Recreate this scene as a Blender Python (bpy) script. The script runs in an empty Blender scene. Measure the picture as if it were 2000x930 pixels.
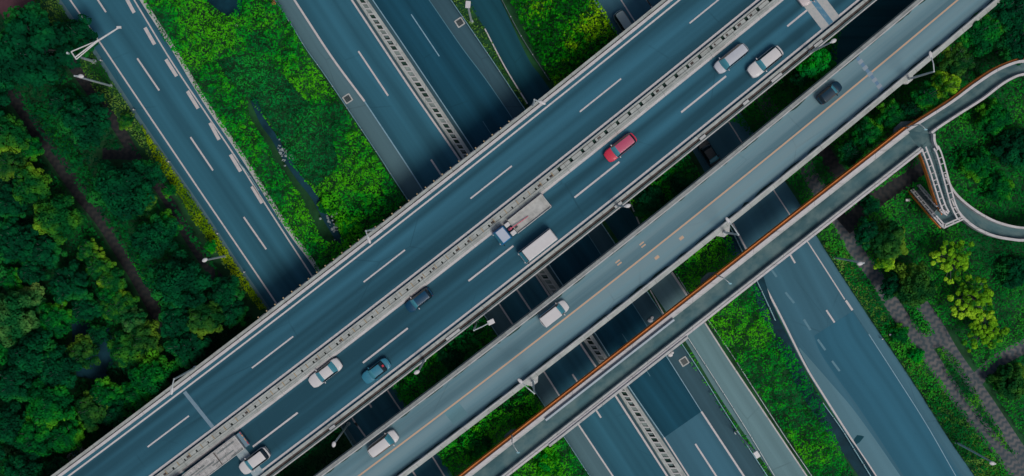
import bpy, math, random
import numpy as np
from mathutils import Vector
random.seed(7); RS = np.random.RandomState(11)
sc = bpy.context.scene
COL = sc.collection
# ------------------------------------------------------------------ camera, sky, sun, exposure
F = 2184.0; H = 156.0; TH = math.radians(-2.1)       # focal length (photo pixels), flying height, slight forward tilt
cd = bpy.data.cameras.new('camera'); cam = bpy.data.objects.new('camera', cd); COL.objects.link(cam)
cam.location = (0, 0, H); cam.rotation_euler = (TH, 0, 0)
cd.sensor_width = 36; cd.lens = 36 * F / 2000; cd.clip_end = 5000
sc.camera = cam
EL, AZ = math.radians(63), math.radians(-52)          # soft sun through cloud, from the lower right of the frame
w = bpy.data.worlds.new('World'); sc.world = w; w.use_nodes = True
nt = w.node_tree; bg = nt.nodes['Background']
sky = nt.nodes.new('ShaderNodeTexSky'); sky.sky_type = 'NISHITA'; sky.sun_disc = False
sky.sun_elevation = EL; sky.sun_rotation = math.radians(90) - AZ
sky.air_density = 1.0; sky.dust_density = 4.0; sky.ozone_density = 2.0
nt.links.new(sky.outputs[0], bg.inputs[0]); bg.inputs[1].default_value = 0.065
sd = bpy.data.lights.new('sun', 'SUN'); so = bpy.data.objects.new('sun', sd); COL.objects.link(so)
sd.energy = 1.5; sd.angle = math.radians(20); sd.color = (1.0, 0.95, 0.88)
dirv = Vector((math.cos(EL) * math.cos(AZ), math.cos(EL) * math.sin(AZ), math.sin(EL)))
so.rotation_euler = dirv.to_track_quat('Z', 'Y').to_euler(); so.location = (0, 0, 80)
vs = sc.view_settings; vs.view_transform = 'Standard'; vs.look = 'None'; vs.gamma = 1; vs.exposure = -0.03; vs.use_curve_mapping = False

ZM, ZB, ZF = 8.2, 7.6, 7.0                            # heights of the motorway deck, the side road deck, the footbridge

def W(px, py, z=0.0):
    a, b = (px - 1000) / F, -(py - 465) / F
    dy = b * math.cos(TH) - (-1) * math.sin(TH) * -1 if False else b * math.cos(TH) + math.sin(TH)
    dz = b * math.sin(TH) - math.cos(TH)
    t = (z - H) / dz
    return Vector((a * t, dy * t, z))
def WP(pts, z=0.0): return [W(p[0], p[1], z) for p in pts]

# ------------------------------------------------------------------ materials
def nmat(name):
    m = bpy.data.materials.new(name); m.use_nodes = True
    return m, m.node_tree, m.node_tree.nodes['Principled BSDF']
def ramp(nt, fac, stops):
    r = nt.nodes.new('ShaderNodeValToRGB'); e = r.color_ramp.elements
    while len(e) < len(stops): e.new(0.5)
    for i, (p, c) in enumerate(stops): e[i].position = p; e[i].color = (*c, 1)
    nt.links.new(fac, r.inputs[0]); return r.outputs[0]
def noise(nt, vec, scale, detail=3, rough=0.5):
    n = nt.nodes.new('ShaderNodeTexNoise'); n.inputs['Scale'].default_value = scale
    n.inputs['Detail'].default_value = detail; n.inputs['Roughness'].default_value = rough
    if vec: nt.links.new(vec, n.inputs['Vector'])
    return n.outputs['Fac']
def mapping(nt, src, scale=(1, 1, 1)):
    tc = nt.nodes.new('ShaderNodeTexCoord'); mp = nt.nodes.new('ShaderNodeMapping')
    mp.inputs['Scale'].default_value = scale; nt.links.new(tc.outputs[src], mp.inputs[0]); return mp.outputs[0]
def mixc(nt, fac, a, b, mode='MIX'):
    m = nt.nodes.new('ShaderNodeMix'); m.data_type = 'RGBA'; m.blend_type = mode
    for s, v in ((0, fac), (6, a), (7, b)):
        if isinstance(v, (int, float)): m.inputs[s].default_value = v
        elif isinstance(v, tuple): m.inputs[s].default_value = (*v, 1)
        else: nt.links.new(v, m.inputs[s])
    return m.outputs[2]
def sc3(c, k): return tuple(min(1, x * k) for x in c)
def plain(name, c, rough=0.6, metal=0.0, var=0.15, scale=3.0, joint=0.0):
    m, nt, b = nmat(name)
    f = noise(nt, mapping(nt, 'Object'), scale, 4, 0.6)
    col = ramp(nt, f, [(0.3, sc3(c, 1 - var)), (0.7, sc3(c, 1 + var))])
    if joint:      # precast segments: dark joints every few metres, grime patches of their own
        sp = nt.nodes.new('ShaderNodeSeparateXYZ'); nt.links.new(mapping(nt, 'UV', (1 / joint,) * 3), sp.inputs[0])
        fr = nt.nodes.new('ShaderNodeMath'); fr.operation = 'FRACT'; nt.links.new(sp.outputs[0], fr.inputs[0])
        col = mixc(nt, ramp(nt, fr.outputs[0], [(0.0, (0.8,) * 3), (0.045 * 2 / joint, (0,) * 3)]), col, sc3(c, 0.25))
        g = noise(nt, mapping(nt, 'UV', (0.35, 2.5, 1)), 1.0, 5, 0.7)
        col = mixc(nt, ramp(nt, g, [(0.52, (0,) * 3), (0.72, (0.65,) * 3)]), col, (c[0] * .42, c[1] * .43, c[2] * .40))
    nt.links.new(col, b.inputs['Base Color'])
    b.inputs['Roughness'].default_value = rough; b.inputs['Metallic'].default_value = metal
    return m
def asphalt(name, c, streak=0.3, blotch=0.18, vs_=0.75):
    m, nt, b = nmat(name)
    s1 = noise(nt, mapping(nt, 'UV', (0.007, vs_, 1)), 1.0, 2, 0.5)
    a = ramp(nt, s1, [(0.39, sc3(c, 1 - streak)), (0.61, sc3(c, 1 + streak))])
    s2 = noise(nt, mapping(nt, 'UV', (0.06, 0.12, 1)), 1.0, 5, 0.6)
    a = mixc(nt, 1.0, a, ramp(nt, s2, [(0.3, (1 - blotch,) * 3), (0.75, (1 + 0.0,) * 3)]), 'MULTIPLY')
    s3 = noise(nt, mapping(nt, 'UV', (3, 9, 1)), 2.0, 2, 0.7)
    a = mixc(nt, 1.0, a, ramp(nt, s3, [(0.25, (0.86,) * 3), (0.75, (1.0,) * 3)]), 'MULTIPLY')
    s4 = noise(nt, mapping(nt, 'UV', (0.35, 1.6, 1)), 1.0, 6, 0.75)      # small pale scuffs
    a = mixc(nt, ramp(nt, s4, [(0.66, (0, 0, 0)), (0.80, (0.35,) * 3)]), a, sc3(c, 1.8))
    vo = nt.nodes.new('ShaderNodeTexVoronoi'); vo.feature = 'DISTANCE_TO_EDGE'; vo.inputs['Scale'].default_value = 1.0
    nt.links.new(mapping(nt, 'UV', (0.09, 0.16, 1)), vo.inputs['Vector'])
    ck = ramp(nt, vo.outputs['Distance'], [(0.0, (0.5,) * 3), (0.012, (0.0,) * 3)])
    a = mixc(nt, mixc(nt, 1.0, ck, ramp(nt, noise(nt, mapping(nt, 'UV', (0.05, 0.1, 1)), 1.0, 3, 0.6), [(0.5, (0,) * 3), (0.6, (1,) * 3)]), 'MULTIPLY'), a, sc3(c, 0.45))
    s5 = noise(nt, mapping(nt, 'UV', (0.9, 1.3, 1)), 1.0, 3, 0.6)        # drips and small repairs
    a = mixc(nt, ramp(nt, s5, [(0.70, (0,) * 3), (0.76, (0.35,) * 3)]), a, sc3(c, 0.55))
    nt.links.new(a, b.inputs['Base Color']); b.inputs['Roughness'].default_value = 0.8
    b.inputs['Specular IOR Level'].default_value = 0.08
    return m
def paint(name, c, under, wear=0.5):
    m, nt, b = nmat(name)
    f = noise(nt, mapping(nt, 'Object', (1, 1, 1)), 2.2, 6, 0.75)
    k = ramp(nt, f, [(0.62 - wear * 0.2, (0, 0, 0)), (0.8, (0.8,) * 3)])
    nt.links.new(mixc(nt, k, c, under), b.inputs['Base Color']); b.inputs['Roughness'].default_value = 0.6
    return m
def leafm(name, dark, mid, light, patch=0.09, bias=0.0, trans=0.15):
    m, nt, b = nmat(name)
    at = nt.nodes.new('ShaderNodeAttribute'); at.attribute_name = 'tint'
    n1 = noise(nt, mapping(nt, 'Object'), patch, 3, 0.6)
    n2 = noise(nt, mapping(nt, 'Object'), patch * 9, 2, 0.5)
    def mt(op, a, b_):
        x = nt.nodes.new('ShaderNodeMath'); x.operation = op
        for i, v in enumerate((a, b_)):
            if isinstance(v, (int, float)): x.inputs[i].default_value = v
            else: nt.links.new(v, x.inputs[i])
        return x.outputs[0]
    s = mt('ADD', mt('MULTIPLY', at.outputs['Fac'], 0.24), mt('ADD', mt('MULTIPLY', n1, 2.7), mt('MULTIPLY', n2, 0.9)))
    s = mt('ADD', s, 0.5 - 0.12 - 1.35 - 0.45 + bias)
    nt.links.new(ramp(nt, s, [(0.2, dark), (0.5, mid), (0.85, light)]), b.inputs['Base Color'])
    b.inputs['Roughness'].default_value = 0.8; b.inputs['Specular IOR Level'].default_value = 0.03
    return m

M = {}
M['deck'] = asphalt('motorway_asphalt', (0.035, 0.132, 0.189), 0.36, 0.12, 0.38)
M['road'] = asphalt('road_asphalt', (0.039, 0.152, 0.215), 0.22, 0.14, 0.4)
M['road_new'] = asphalt('fresh_asphalt', (0.014, 0.086, 0.135), 0.22, 0.15, 0.5)
M['road_blue'] = asphalt('worn_blue_asphalt', (0.060, 0.172, 0.236), 0.13, 0.1, 0.35)
M['road_patch'] = asphalt('blue_patch_asphalt', (0.040, 0.158, 0.232), 0.13, 0.1, 0.4)
M['edge_pale'] = asphalt('pale_road_margin', (0.125, 0.265, 0.325), 0.1, 0.12, 0.4)
M['side_deck'] = asphalt('pale_side_road_asphalt', (0.145, 0.280, 0.335), 0.24, 0.16, 0.38)
def greyer(m, to, sc_=(0.02, 0.3, 1)):
    nt = m.node_tree; b = nt.nodes['Principled BSDF']; src = b.inputs['Base Color'].links[0].from_socket
    f = noise(nt, mapping(nt, 'UV', sc_), 1.0, 4, 0.6); nt.links.new(mixc(nt, ramp(nt, f, [(0.42, (0,) * 3), (0.62, (0.75,) * 3)]), src, to), b.inputs['Base Color'])
greyer(M['side_deck'], (0.205, 0.30, 0.325), (0.008, 0.45, 1))
M['shoulder'] = asphalt('grey_shoulder', (0.105, 0.200, 0.235), 0.08, 0.12)
M['shoulder_dark'] = asphalt('dark_grey_shoulder', (0.055, 0.125, 0.160), 0.1)
M['service'] = asphalt('dark_service_asphalt', (0.013, 0.085, 0.118), 0.15)
M['service_pale'] = asphalt('pale_service_concrete', (0.165, 0.290, 0.315), 0.1, 0.12)
M['walk'] = asphalt('walkway_surface', (0.080, 0.170, 0.190), 0.25, 0.3, 0.5)
greyer(M['walk'], (0.14, 0.215, 0.215), (0.4, 0.5, 1))
M['line'] = paint('white_road_paint', (0.58, 0.54, 0.54), (0.2, 0.27, 0.31), 0.62)
M['line_blue'] = paint('dull_white_road_paint', (0.22, 0.40, 0.50), (0.08, 0.2, 0.27), 0.8)
M['line_faint'] = paint('faded_road_paint', (0.07, 0.21, 0.28), (0.03, 0.13, 0.19), 0.9)
M['yellow'] = paint('orange_yellow_road_paint', (0.56, 0.37, 0.24), (0.36, 0.33, 0.29), 0.7)
M['conc'] = plain('weathered_concrete', (0.38, 0.41, 0.39), 0.85, 0, 0.2, 0.8, 4.0)
M['conc_mid'] = plain('mid_grey_concrete', (0.20, 0.25, 0.24), 0.9, 0, 0.3, 1.5)  # darker concrete for the recessed fills of the ground median
M['conc_light'] = plain('light_concrete', (0.47, 0.48, 0.47), 0.8, 0, 0.12, 1.2, 6.0)
M['conc_white'] = plain('whitewashed_concrete', (0.57, 0.55, 0.55), 0.8, 0, 0.08, 1.5, 8.0)
M['conc_dark'] = plain('dark_concrete', (0.11, 0.16, 0.16), 0.9, 0, 0.3, 1.0)  # darker concrete for grooves, pier caps, stairs and trim
M['brown'] = plain('rusty_brown_channel', (0.075, 0.06, 0.055), 0.9, 0, 0.6, 1.6)
M['moss'] = plain('dark_moss', (0.012, 0.045, 0.035), 0.95, 0, 0.4, 4)
M['panel_pale'] = plain('pale_blue_panel', (0.36, 0.44, 0.49), 0.5, 0, 0.08, 1)
M['beige'] = plain('ochre_stained_concrete', (0.38, 0.29, 0.17), 0.9, 0, 0.3, 3)
M['white'] = plain('painted_white_metal', (0.62, 0.61, 0.61), 0.45, 0, 0.04)
M['pole'] = plain('grey_painted_steel', (0.50, 0.56, 0.57), 0.5, 0.1, 0.06)
M['rail_blue'] = plain('galvanised_rail', (0.22, 0.42, 0.48), 0.5, 0.2, 0.15)
M['orange'] = plain('orange_painted_fascia', (0.80, 0.22, 0.03), 0.6, 0, 0.2, 0.7)
M['tyre'] = plain('rubber', (0.02, 0.022, 0.025), 0.9)
M['rim'] = plain('alloy', (0.4, 0.42, 0.43), 0.35, 0.7)
M['soil'] = plain('shaded_soil', (0.006, 0.028, 0.018), 1.0, 0, 0.5, 0.4)
M['soil_green'] = plain('mossy_soil', (0.010, 0.075, 0.022), 1.0, 0, 0.5, 0.3)
M['red_court'] = plain('dark_red_paving', (0.085, 0.035, 0.045), 0.9, 0, 0.35, 0.25)
M['rock'] = plain('pale_rock', (0.28, 0.34, 0.36), 0.9, 0, 0.3, 3)
M['bark'] = plain('grey_bark', (0.09, 0.10, 0.10), 0.9, 0, 0.3, 3)
M['lens'] = plain('clear_headlamp', (0.75, 0.76, 0.76), 0.2)
M['tail'] = plain('red_tail_lamp', (0.55, 0.02, 0.05), 0.3)
M['amber'] = plain('amber_lamp', (0.7, 0.28, 0.1), 0.3)
M['dark_trim'] = plain('black_trim', (0.012, 0.02, 0.025), 0.5)
def water(name, c):
    m, nt, b = nmat(name)
    f = noise(nt, mapping(nt, 'Object'), 0.5, 4, 0.6)
    nt.links.new(ramp(nt, f, [(0.3, sc3(c, 0.6)), (0.7, sc3(c, 1.3))]), b.inputs['Base Color'])
    b.inputs['Roughness'].default_value = 0.5; b.inputs['Specular IOR Level'].default_value = 0.05
    return m
M['water'] = water('dark_teal_water', (0.006, 0.04, 0.062))
M['stream'] = water('blue_grey_stream', (0.010, 0.050, 0.075))
def glass(name, c):
    m, nt, b = nmat(name); b.inputs['Base Color'].default_value = (*c, 1)
    b.inputs['Roughness'].default_value = 0.12; b.inputs['Specular IOR Level'].default_value = 0.6; return m
M['glass'] = glass('windscreen_glass', (0.06, 0.26, 0.33))  # teal base colour carries the sky reflection
M['glass_dark'] = glass('dark_side_glass', (0.008, 0.02, 0.03))
def carpaint(name, c):
    m, nt, b = nmat(name)
    f = noise(nt, mapping(nt, 'Object'), 1.5, 4, 0.6)
    nt.links.new(ramp(nt, f, [(0.35, sc3(c, 0.93)), (0.7, c)]), b.inputs['Base Color'])
    b.inputs['Roughness'].default_value = 0.45; b.inputs['Specular IOR Level'].default_value = 0.25; b.inputs['Coat Weight'].default_value = 0.12; b.inputs['Coat Roughness'].default_value = 0.1
    return m
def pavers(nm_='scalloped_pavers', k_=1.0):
    m, nt, b = nmat(nm_)
    v = mapping(nt, 'UV', (1, 1, 1))
    wv = nt.nodes.new('ShaderNodeTexWave'); wv.wave_type = 'BANDS'; wv.bands_direction = 'X'; wv.wave_profile = 'SIN'
    wv.inputs['Scale'].default_value = 0.36; wv.inputs['Distortion'].default_value = 0.0
    sep = nt.nodes.new('ShaderNodeSeparateXYZ'); nt.links.new(v, sep.inputs[0])
    def mt(op, a, b_=0.0):
        x = nt.nodes.new('ShaderNodeMath'); x.operation = op
        for i, q in enumerate((a, b_)):
            if isinstance(q, (int, float)): x.inputs[i].default_value = q
            else: nt.links.new(q, x.inputs[i])
        return x.outputs[0]
    zig = mt('MULTIPLY', mt('PINGPONG', mt('ADD', sep.outputs[1], 20.0), 0.42), 0.75)
    nz = noise(nt, v, 1.1, 3, 0.6)
    cb = nt.nodes.new('ShaderNodeCombineXYZ')
    nt.links.new(mt('ADD', mt('ADD', sep.outputs[0], zig), mt('MULTIPLY', nz, 0.7)), cb.inputs[0])
    nt.links.new(cb.outputs[0], wv.inputs['Vector'])
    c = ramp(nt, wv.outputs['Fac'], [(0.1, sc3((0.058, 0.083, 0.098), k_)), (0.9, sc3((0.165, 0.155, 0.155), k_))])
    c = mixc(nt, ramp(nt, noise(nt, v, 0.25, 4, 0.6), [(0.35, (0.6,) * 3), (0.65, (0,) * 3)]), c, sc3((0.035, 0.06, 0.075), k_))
    nt.links.new(c, b.inputs['Base Color']); b.inputs['Roughness'].default_value = 0.9
    return m
M['pavers'] = pavers(); M['pavers_dark'] = pavers('pavers_painted_shade', 0.22)  # dark copy: tree shade over the left paths put into the paver colour
LF = dict(
    bright=leafm('bright_shrub_leaves', (0.001, 0.17, 0.030), (0.004, 0.33, 0.012), (0.065, 0.45, 0.006), 0.10),
    reed=leafm('deep_green_reed_leaves', (0.001, 0.13, 0.035), (0.002, 0.24, 0.045), (0.012, 0.36, 0.035), 0.12),
    round=leafm('glossy_shrub_leaves', (0.001, 0.10, 0.006), (0.010, 0.30, 0.004), (0.27, 0.56, 0.004), 0.10, -0.05),
    grass=leafm('lawn_grass', (0.001, 0.11, 0.020), (0.004, 0.23, 0.020), (0.035, 0.33, 0.018), 0.07),
    verge=leafm('rough_verge_grass', (0.008, 0.10, 0.012), (0.075, 0.22, 0.025), (0.19, 0.34, 0.06), 0.12),
    yellow_grass=leafm('yellow_green_grass', (0.08, 0.20, 0.002), (0.19, 0.33, 0.002), (0.29, 0.43, 0.005), 0.12),
    wood=leafm('woodland_undergrowth', (0.001, 0.035, 0.016), (0.001, 0.085, 0.022), (0.004, 0.15, 0.022), 0.06),
    dark=leafm('dark_green_leaves', (0.001, 0.044, 0.018), (0.002, 0.100, 0.030), (0.012, 0.175, 0.026), 0.2),
    mid=leafm('mid_green_leaves', (0.001, 0.075, 0.018), (0.005, 0.19, 0.018), (0.07, 0.33, 0.014), 0.2),
    olive=leafm('olive_green_leaves', (0.004, 0.06, 0.014), (0.035, 0.15, 0.020), (0.12, 0.26, 0.020), 0.2),
    lime=leafm('yellow_green_leaves', (0.010, 0.13, 0.012), (0.16, 0.42, 0.012), (0.36, 0.64, 0.03), 0.2, 0.08),
    limeleft=leafm('dull_yellow_green_leaves', (0.003, 0.085, 0.018), (0.040, 0.21, 0.016), (0.17, 0.36, 0.02), 0.2, -0.05),
    pale=leafm('pale_sage_leaves', (0.006, 0.10, 0.025), (0.06, 0.21, 0.045), (0.18, 0.33, 0.07), 0.2))

# ------------------------------------------------------------------ object helpers
def link(o, parent=None):
    COL.objects.link(o)
    if parent: o.parent = parent
    return o
def mesh(name, V, Fs, mats, parent=None, uv=None, smooth=False, mi=None):
    me = bpy.data.meshes.new(name); me.from_pydata([tuple(v) for v in V], [], Fs)
    for m in (mats if isinstance(mats, (list, tuple)) else [mats]): me.materials.append(M[m] if isinstance(m, str) else m)
    if uv is not None:
        l = me.uv_layers.new(name='UVMap')
        for p in me.polygons:
            for li in p.loop_indices: l.data[li].uv = uv[me.loops[li].vertex_index]
    if mi:
        for p, k in zip(me.polygons, mi): p.material_index = k
    if smooth:
        for p in me.polygons: p.use_smooth = True
    me.update()
    return link(bpy.data.objects.new(name, me), parent)
def tag(o, label=None, cat=None, group=None, kind=None):
    if label: o['label'] = label
    if cat: o['category'] = cat
    if group: o['group'] = group
    if kind: o['kind'] = kind
    return o
def empty(name, loc, label, cat, group=None, rz=0.0):
    o = bpy.data.objects.new(name, None); COL.objects.link(o); o.location = loc; o.rotation_euler = (0, 0, rz)
    o.empty_display_size = 0.5
    return tag(o, label, cat, group)
class MB:
    def __init__(s): s.V = []; s.F = []; s.U = []; s.K = []
    def add(s, V, Fs, U=None, k=0):
        n = len(s.V); s.V += [tuple(v) for v in V]; s.F += [tuple(i + n for i in f) for f in Fs]
        s.U += (U if U else [(v[0], v[1]) for v in V]); s.K += [k] * len(Fs)
    def box(s, x0, x1, y0, y1, z0, z1, k=0):
        V = [(x, y, z) for z in (z0, z1) for y in (y0, y1) for x in (x0, x1)]
        s.add(V, [(0, 2, 3, 1), (4, 5, 7, 6), (0, 1, 5, 4), (2, 6, 7, 3), (0, 4, 6, 2), (1, 3, 7, 5)], k=k)
    def tube(s, a, b, r0, r1=None, n=8, k=0):
        a, b = Vector(a), Vector(b); r1 = r0 if r1 is None else r1
        d = (b - a).normalized(); q = Vector((0, 0, 1)) if abs(d.z) < 0.9 else Vector((1, 0, 0))
        e = d.cross(q).normalized(); f = d.cross(e)
        V = [a + (e * math.cos(t) + f * math.sin(t)) * r0 for t in [2 * math.pi * i / n for i in range(n)]]
        V += [b + (e * math.cos(t) + f * math.sin(t)) * r1 for t in [2 * math.pi * i / n for i in range(n)]]
        s.add(V, [(i, (i + 1) % n, n + (i + 1) % n, n + i) for i in range(n)] + [tuple(range(n))[::-1], tuple(range(n, 2 * n))], k=k)
    def ball(s, c, r, sx=1, sy=1, sz=1, n=10, k=0):
        V = []; Fs = []
        for i in range(n // 2 + 1):
            ph = math.pi * i / (n // 2)
            for j in range(n):
                t = 2 * math.pi * j / n
                V.append((c[0] + r * sx * math.sin(ph) * math.cos(t), c[1] + r * sy * math.sin(ph) * math.sin(t), c[2] + r * sz * math.cos(ph)))
        for i in range(n // 2):
            for j in range(n):
                Fs.append((i * n + j, (i + 1) * n + j, (i + 1) * n + (j + 1) % n, i * n + (j + 1) % n))
        s.add(V, Fs, k=k)
    def build(s, name, mats, parent=None, smooth=False):
        return mesh(name, s.V, s.F, mats, parent, s.U, smooth, s.K)

# ------------------------------------------------------------------ curved carriageway frames
class Frame:
    def __init__(s, ang, z, ref, deg=2):
        s.a = math.radians(ang); s.c, s.s = math.cos(s.a), math.sin(s.a); s.z = z
        u, v = s.uv(ref); s.q = np.polyfit(u, v, deg)
    def uv(s, pts):
        P = np.array([W(p[0], p[1], s.z)[:2] for p in pts])
        return s.c * P[:, 0] + s.s * P[:, 1], -s.s * P[:, 0] + s.c * P[:, 1]
    def off(s, pts):
        u, v = s.uv(pts); return float(np.mean(v - np.polyval(s.q, u)))
    def U(s, px, py): return float(s.uv([(px, py)])[0][0])
    def UV(s, px, py):
        u, v = s.uv([(px, py)]); return float(u[0]), float(v[0] - np.polyval(s.q, u[0]))
    def P(s, u, o, z=None):
        v = np.polyval(s.q, u) + o
        return Vector((s.c * u - s.s * v, s.s * u + s.c * v, s.z if z is None else z))
    def head(s, u):
        sl = np.polyval(np.polyder(s.q), u); return s.a + math.atan(sl)
    def strip(s, mb, u0, u1, o0, o1, dz=0.0, step=3.0, k=0):
        n = max(1, int(abs(u1 - u0) / step)); V = []; U = []; Fs = []
        for i in range(n + 1):
            u = u0 + (u1 - u0) * i / n
            V += [s.P(u, o0, s.z + dz), s.P(u, o1, s.z + dz)]; U += [(u, o0), (u, o1)]
            if i: a = 2 * i; Fs.append((a - 2, a, a + 1, a - 1) if o1 > o0 else (a - 2, a - 1, a + 1, a))
        mb.add(V, Fs, U, k)
    def prism(s, mb, u0, u1, prof, step=3.0, k=0, caps=True):
        """closed profile [(offset, dz)...] counter-clockwise swept along the curve"""
        n = max(1, int(math.ceil(abs(u1 - u0) / step))); m = len(prof); V = []; U = []; Fs = []
        for i in range(n + 1):
            u = u0 + (u1 - u0) * i / n
            for (o, dz) in prof: V.append(s.P(u, o, s.z + dz)); U.append((u, o))
            if i:
                a = m * (i - 1); b = m * i
                for j in range(m): j2 = (j + 1) % m; Fs.append((a + j, a + j2, b + j2, b + j))
        if caps: Fs.append(tuple(range(m))); Fs.append(tuple(n * m + j for j in range(m))[::-1])
        mb.add(V, Fs, U, k)
    def wall(s, mb, u0, u1, o0, o1, z0, z1, step=3.0, k=0):
        a, b = min(o0, o1), max(o0, o1)
        s.prism(mb, u0, u1, [(a, z0), (a, z1), (b, z1), (b, z0)], step, k)

PL = dict(
 A=[(90,930),(213,843),(333,760),(400,705),(507,622),(610,543),(710,459),(800,393),(907,307),(1000,234),(1067,187),(1133,133),(1200,78),(1303,0)],
 C=[(137,928),(213,872),(283,820),(400,732),(543,618),(687,507),(800,422),(940,310),(1042,228),(1127,163),(1200,103),(1327,0)],
 D=[(289,874),(367,815),(492,719),(581,651),(711,552),(786,491),(919,388),(998,325),(1132,218),(1213,153),(1346,45),(1403,0)],
 E=[(293,930),(400,850),(553,735),(700,620),(800,543),(950,425),(1097,312),(1200,225),(1360,100),(1480,0)],
 Hd=[(494,873),(583,806),(709,709),(797,641),(915,549),(1003,480),(1122,386),(1208,318),(1330,219),(1418,148),(1537,51),(1580,17)],
 I=[(507,923),(607,847),(800,700),(902,618),(1030,518),(1200,385),(1295,308),(1407,220),(1550,103),(1600,63),(1640,33),(1680,2)],
 J=[(538,928),(607,875),(687,815),(800,728),(940,618),(1047,537),(1200,413),(1333,308),(1433,230),(1500,177),(1600,91),(1643,50),(1710,2)],
 K=[(610,930),(690,867),(800,787),(877,730),(950,675),(1030,618),(1100,557),(1200,477),(1283,410),(1407,315),(1500,230),(1600,155),(1667,100),(1733,50),(1797,0)],
 L=[(702,928),(800,857),(950,738),(1107,622),(1200,547),(1367,413),(1500,310),(1600,224),(1703,138),(1872,0)],
 M=[(800,913),(917,823),(1013,753),(1087,698),(1183,623),(1260,560),(1400,447),(1533,338),(1600,283),(1733,173),(1853,75),(1943,0)],
 N=[(867,877),(1007,768),(1133,670),(1200,619),(1310,532),(1433,433),(1587,310),(1600,298),(1767,163),(1867,77),(1957,0)])
FM = Frame(38.2, ZM, PL['D'] and PL['E']); FS = Frame(38.2, ZB, PL['L'])
oA, oC, oD, oE, oH, oI, oJ = [FM.off(PL[k]) for k in 'A C D E'.split()] + [FM.off(PL['Hd']), FM.off(PL['I']), FM.off(PL['J'])]
oK, oL, oMm, oN = [FS.off(PL[k]) for k in 'KLMN']

# ================================================================== GROUND
mb = MB()
n = 24
for i in range(n + 1):
    for j in range(n + 1): mb.V.append((-1500 + 3000 * i / n, -1500 + 3000 * j / n, 0)); mb.U.append((i, j))
for i in range(n):
    for j in range(n): a = i * (n + 1) + j; mb.F.append((a, a + n + 1, a + n + 2, a + 1)); mb.K.append(0)
tag(mb.build('ground', 'soil_green'), kind='structure')

def resample(pts, n):
    P = np.array([(p[0], p[1]) for p in pts], float)
    d = np.r_[0, np.cumsum(np.hypot(*np.diff(P, axis=0).T))]; t = np.linspace(0, d[-1], n)
    return np.c_[np.interp(t, d, P[:, 0]), np.interp(t, d, P[:, 1])], t
def catmull(pts, per=6):
    P = [Vector(p) for p in pts]; P = [P[0] * 2 - P[1]] + P + [P[-1] * 2 - P[-2]]; out = []
    for i in range(1, len(P) - 2):
        for j in range(per):
            t = j / per; p0, p1, p2, p3 = P[i - 1:i + 3]
            out.append(0.5 * ((2 * p1) + (p2 - p0) * t + (2 * p0 - 5 * p1 + 4 * p2 - p3) * t * t + (3 * p1 - p0 - 3 * p2 + p3) * t ** 3))
    out.append(P[-2]); return out
def ext(pts, d0=0, d1=0):
    """lengthen a pixel polyline at its ends"""
    p = [Vector(q) for q in pts]; r = list(p)
    if d0: r.insert(0, p[0] + (p[0] - p[1]).normalized() * d0)
    if d1: r.append(p[-1] + (p[-1] - p[-2]).normalized() * d1)
    return [tuple(q) for q in r]
def ribbon(mb, left, right, z, n=60, k=0, smooth=True):
    """surface between two pixel polylines lying at height z"""
    L = [(q.x, q.y) for q in catmull([Vector((*p, 0)) for p in left])] if smooth else left
    R = [(q.x, q.y) for q in catmull([Vector((*p, 0)) for p in right])] if smooth else right
    L, _ = resample([W(*p, z) for p in L], n); R, _ = resample([W(*p, z) for p in R], n)
    V = []; U = []; Fs = []; t = 0
    for i in range(n):
        if i: t += float(np.hypot(*(L[i] - L[i - 1])))
        wd = float(np.hypot(*(L[i] - R[i])))
        V += [(*L[i], z), (*R[i], z)]; U += [(t, 0), (t, wd)]
        if i: a = 2 * i; Fs.append((a - 2, a - 1, a + 1, a))
    # face upwards
    a, b, c = Vector(V[0]), Vector(V[1]), Vector(V[3])
    if (b - a).cross(c - a).z < 0: Fs = [f[::-1] for f in Fs]
    mb.add(V, Fs, U, k)
def line(mb, pts, z, wd, k=0, per=8, smooth=True):
    """painted line of real width along a pixel polyline"""
    P = catmull([W(*p, z) for p in pts], per) if (smooth and len(pts) > 2) else [W(*p, z) for p in pts]
    V = []; U = []; Fs = []; t = 0
    for i, p in enumerate(P):
        d = (P[min(i + 1, len(P) - 1)] - P[max(i - 1, 0)]).normalized(); nn = Vector((-d.y, d.x, 0)) * wd / 2
        if i: t += (p - P[i - 1]).length
        V += [p + nn, p - nn]; U += [(t, 0), (t, wd)]
        if i: a = 2 * i; Fs.append((a - 2, a - 1, a + 1, a))
    mb.add(V, Fs, U, k)
def poly(mb, pts, z, k=0):
    V = WP(pts, z); Fs = [tuple(range(len(V)))]
    ar = sum(V[i].x * V[(i + 1) % len(V)].y - V[(i + 1) % len(V)].x * V[i].y for i in range(len(V)))
    if ar < 0: Fs = [Fs[0][::-1]]
    mb.add(V, Fs, [(v.x, v.y) for v in V], k)
def road(name, parts, lines, label=None):
    """road surface with its painted markings as a child; everything here is setting"""
    mb = MB(); mats = []
    for (l, r, z, m) in parts:
        if m not in mats: mats.append(m)
        ribbon(mb, l, r, z, k=mats.index(m))
    o = mb.build(name, mats); tag(o, kind='structure')
    if lines:
        mk = MB(); mm = []
        for (p, wd, m) in lines:
            if m not in mm: mm.append(m)
            line(mk, p, 0.05, wd, k=mm.index(m))
        mk.build('lane_marking', mm, o)
    return o
D1 = (0.5547, 0.832)   # direction of the ground roads, pixels
def far(p, t): return (p[0] + D1[0] * t, p[1] + D1[1] * t)

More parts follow.
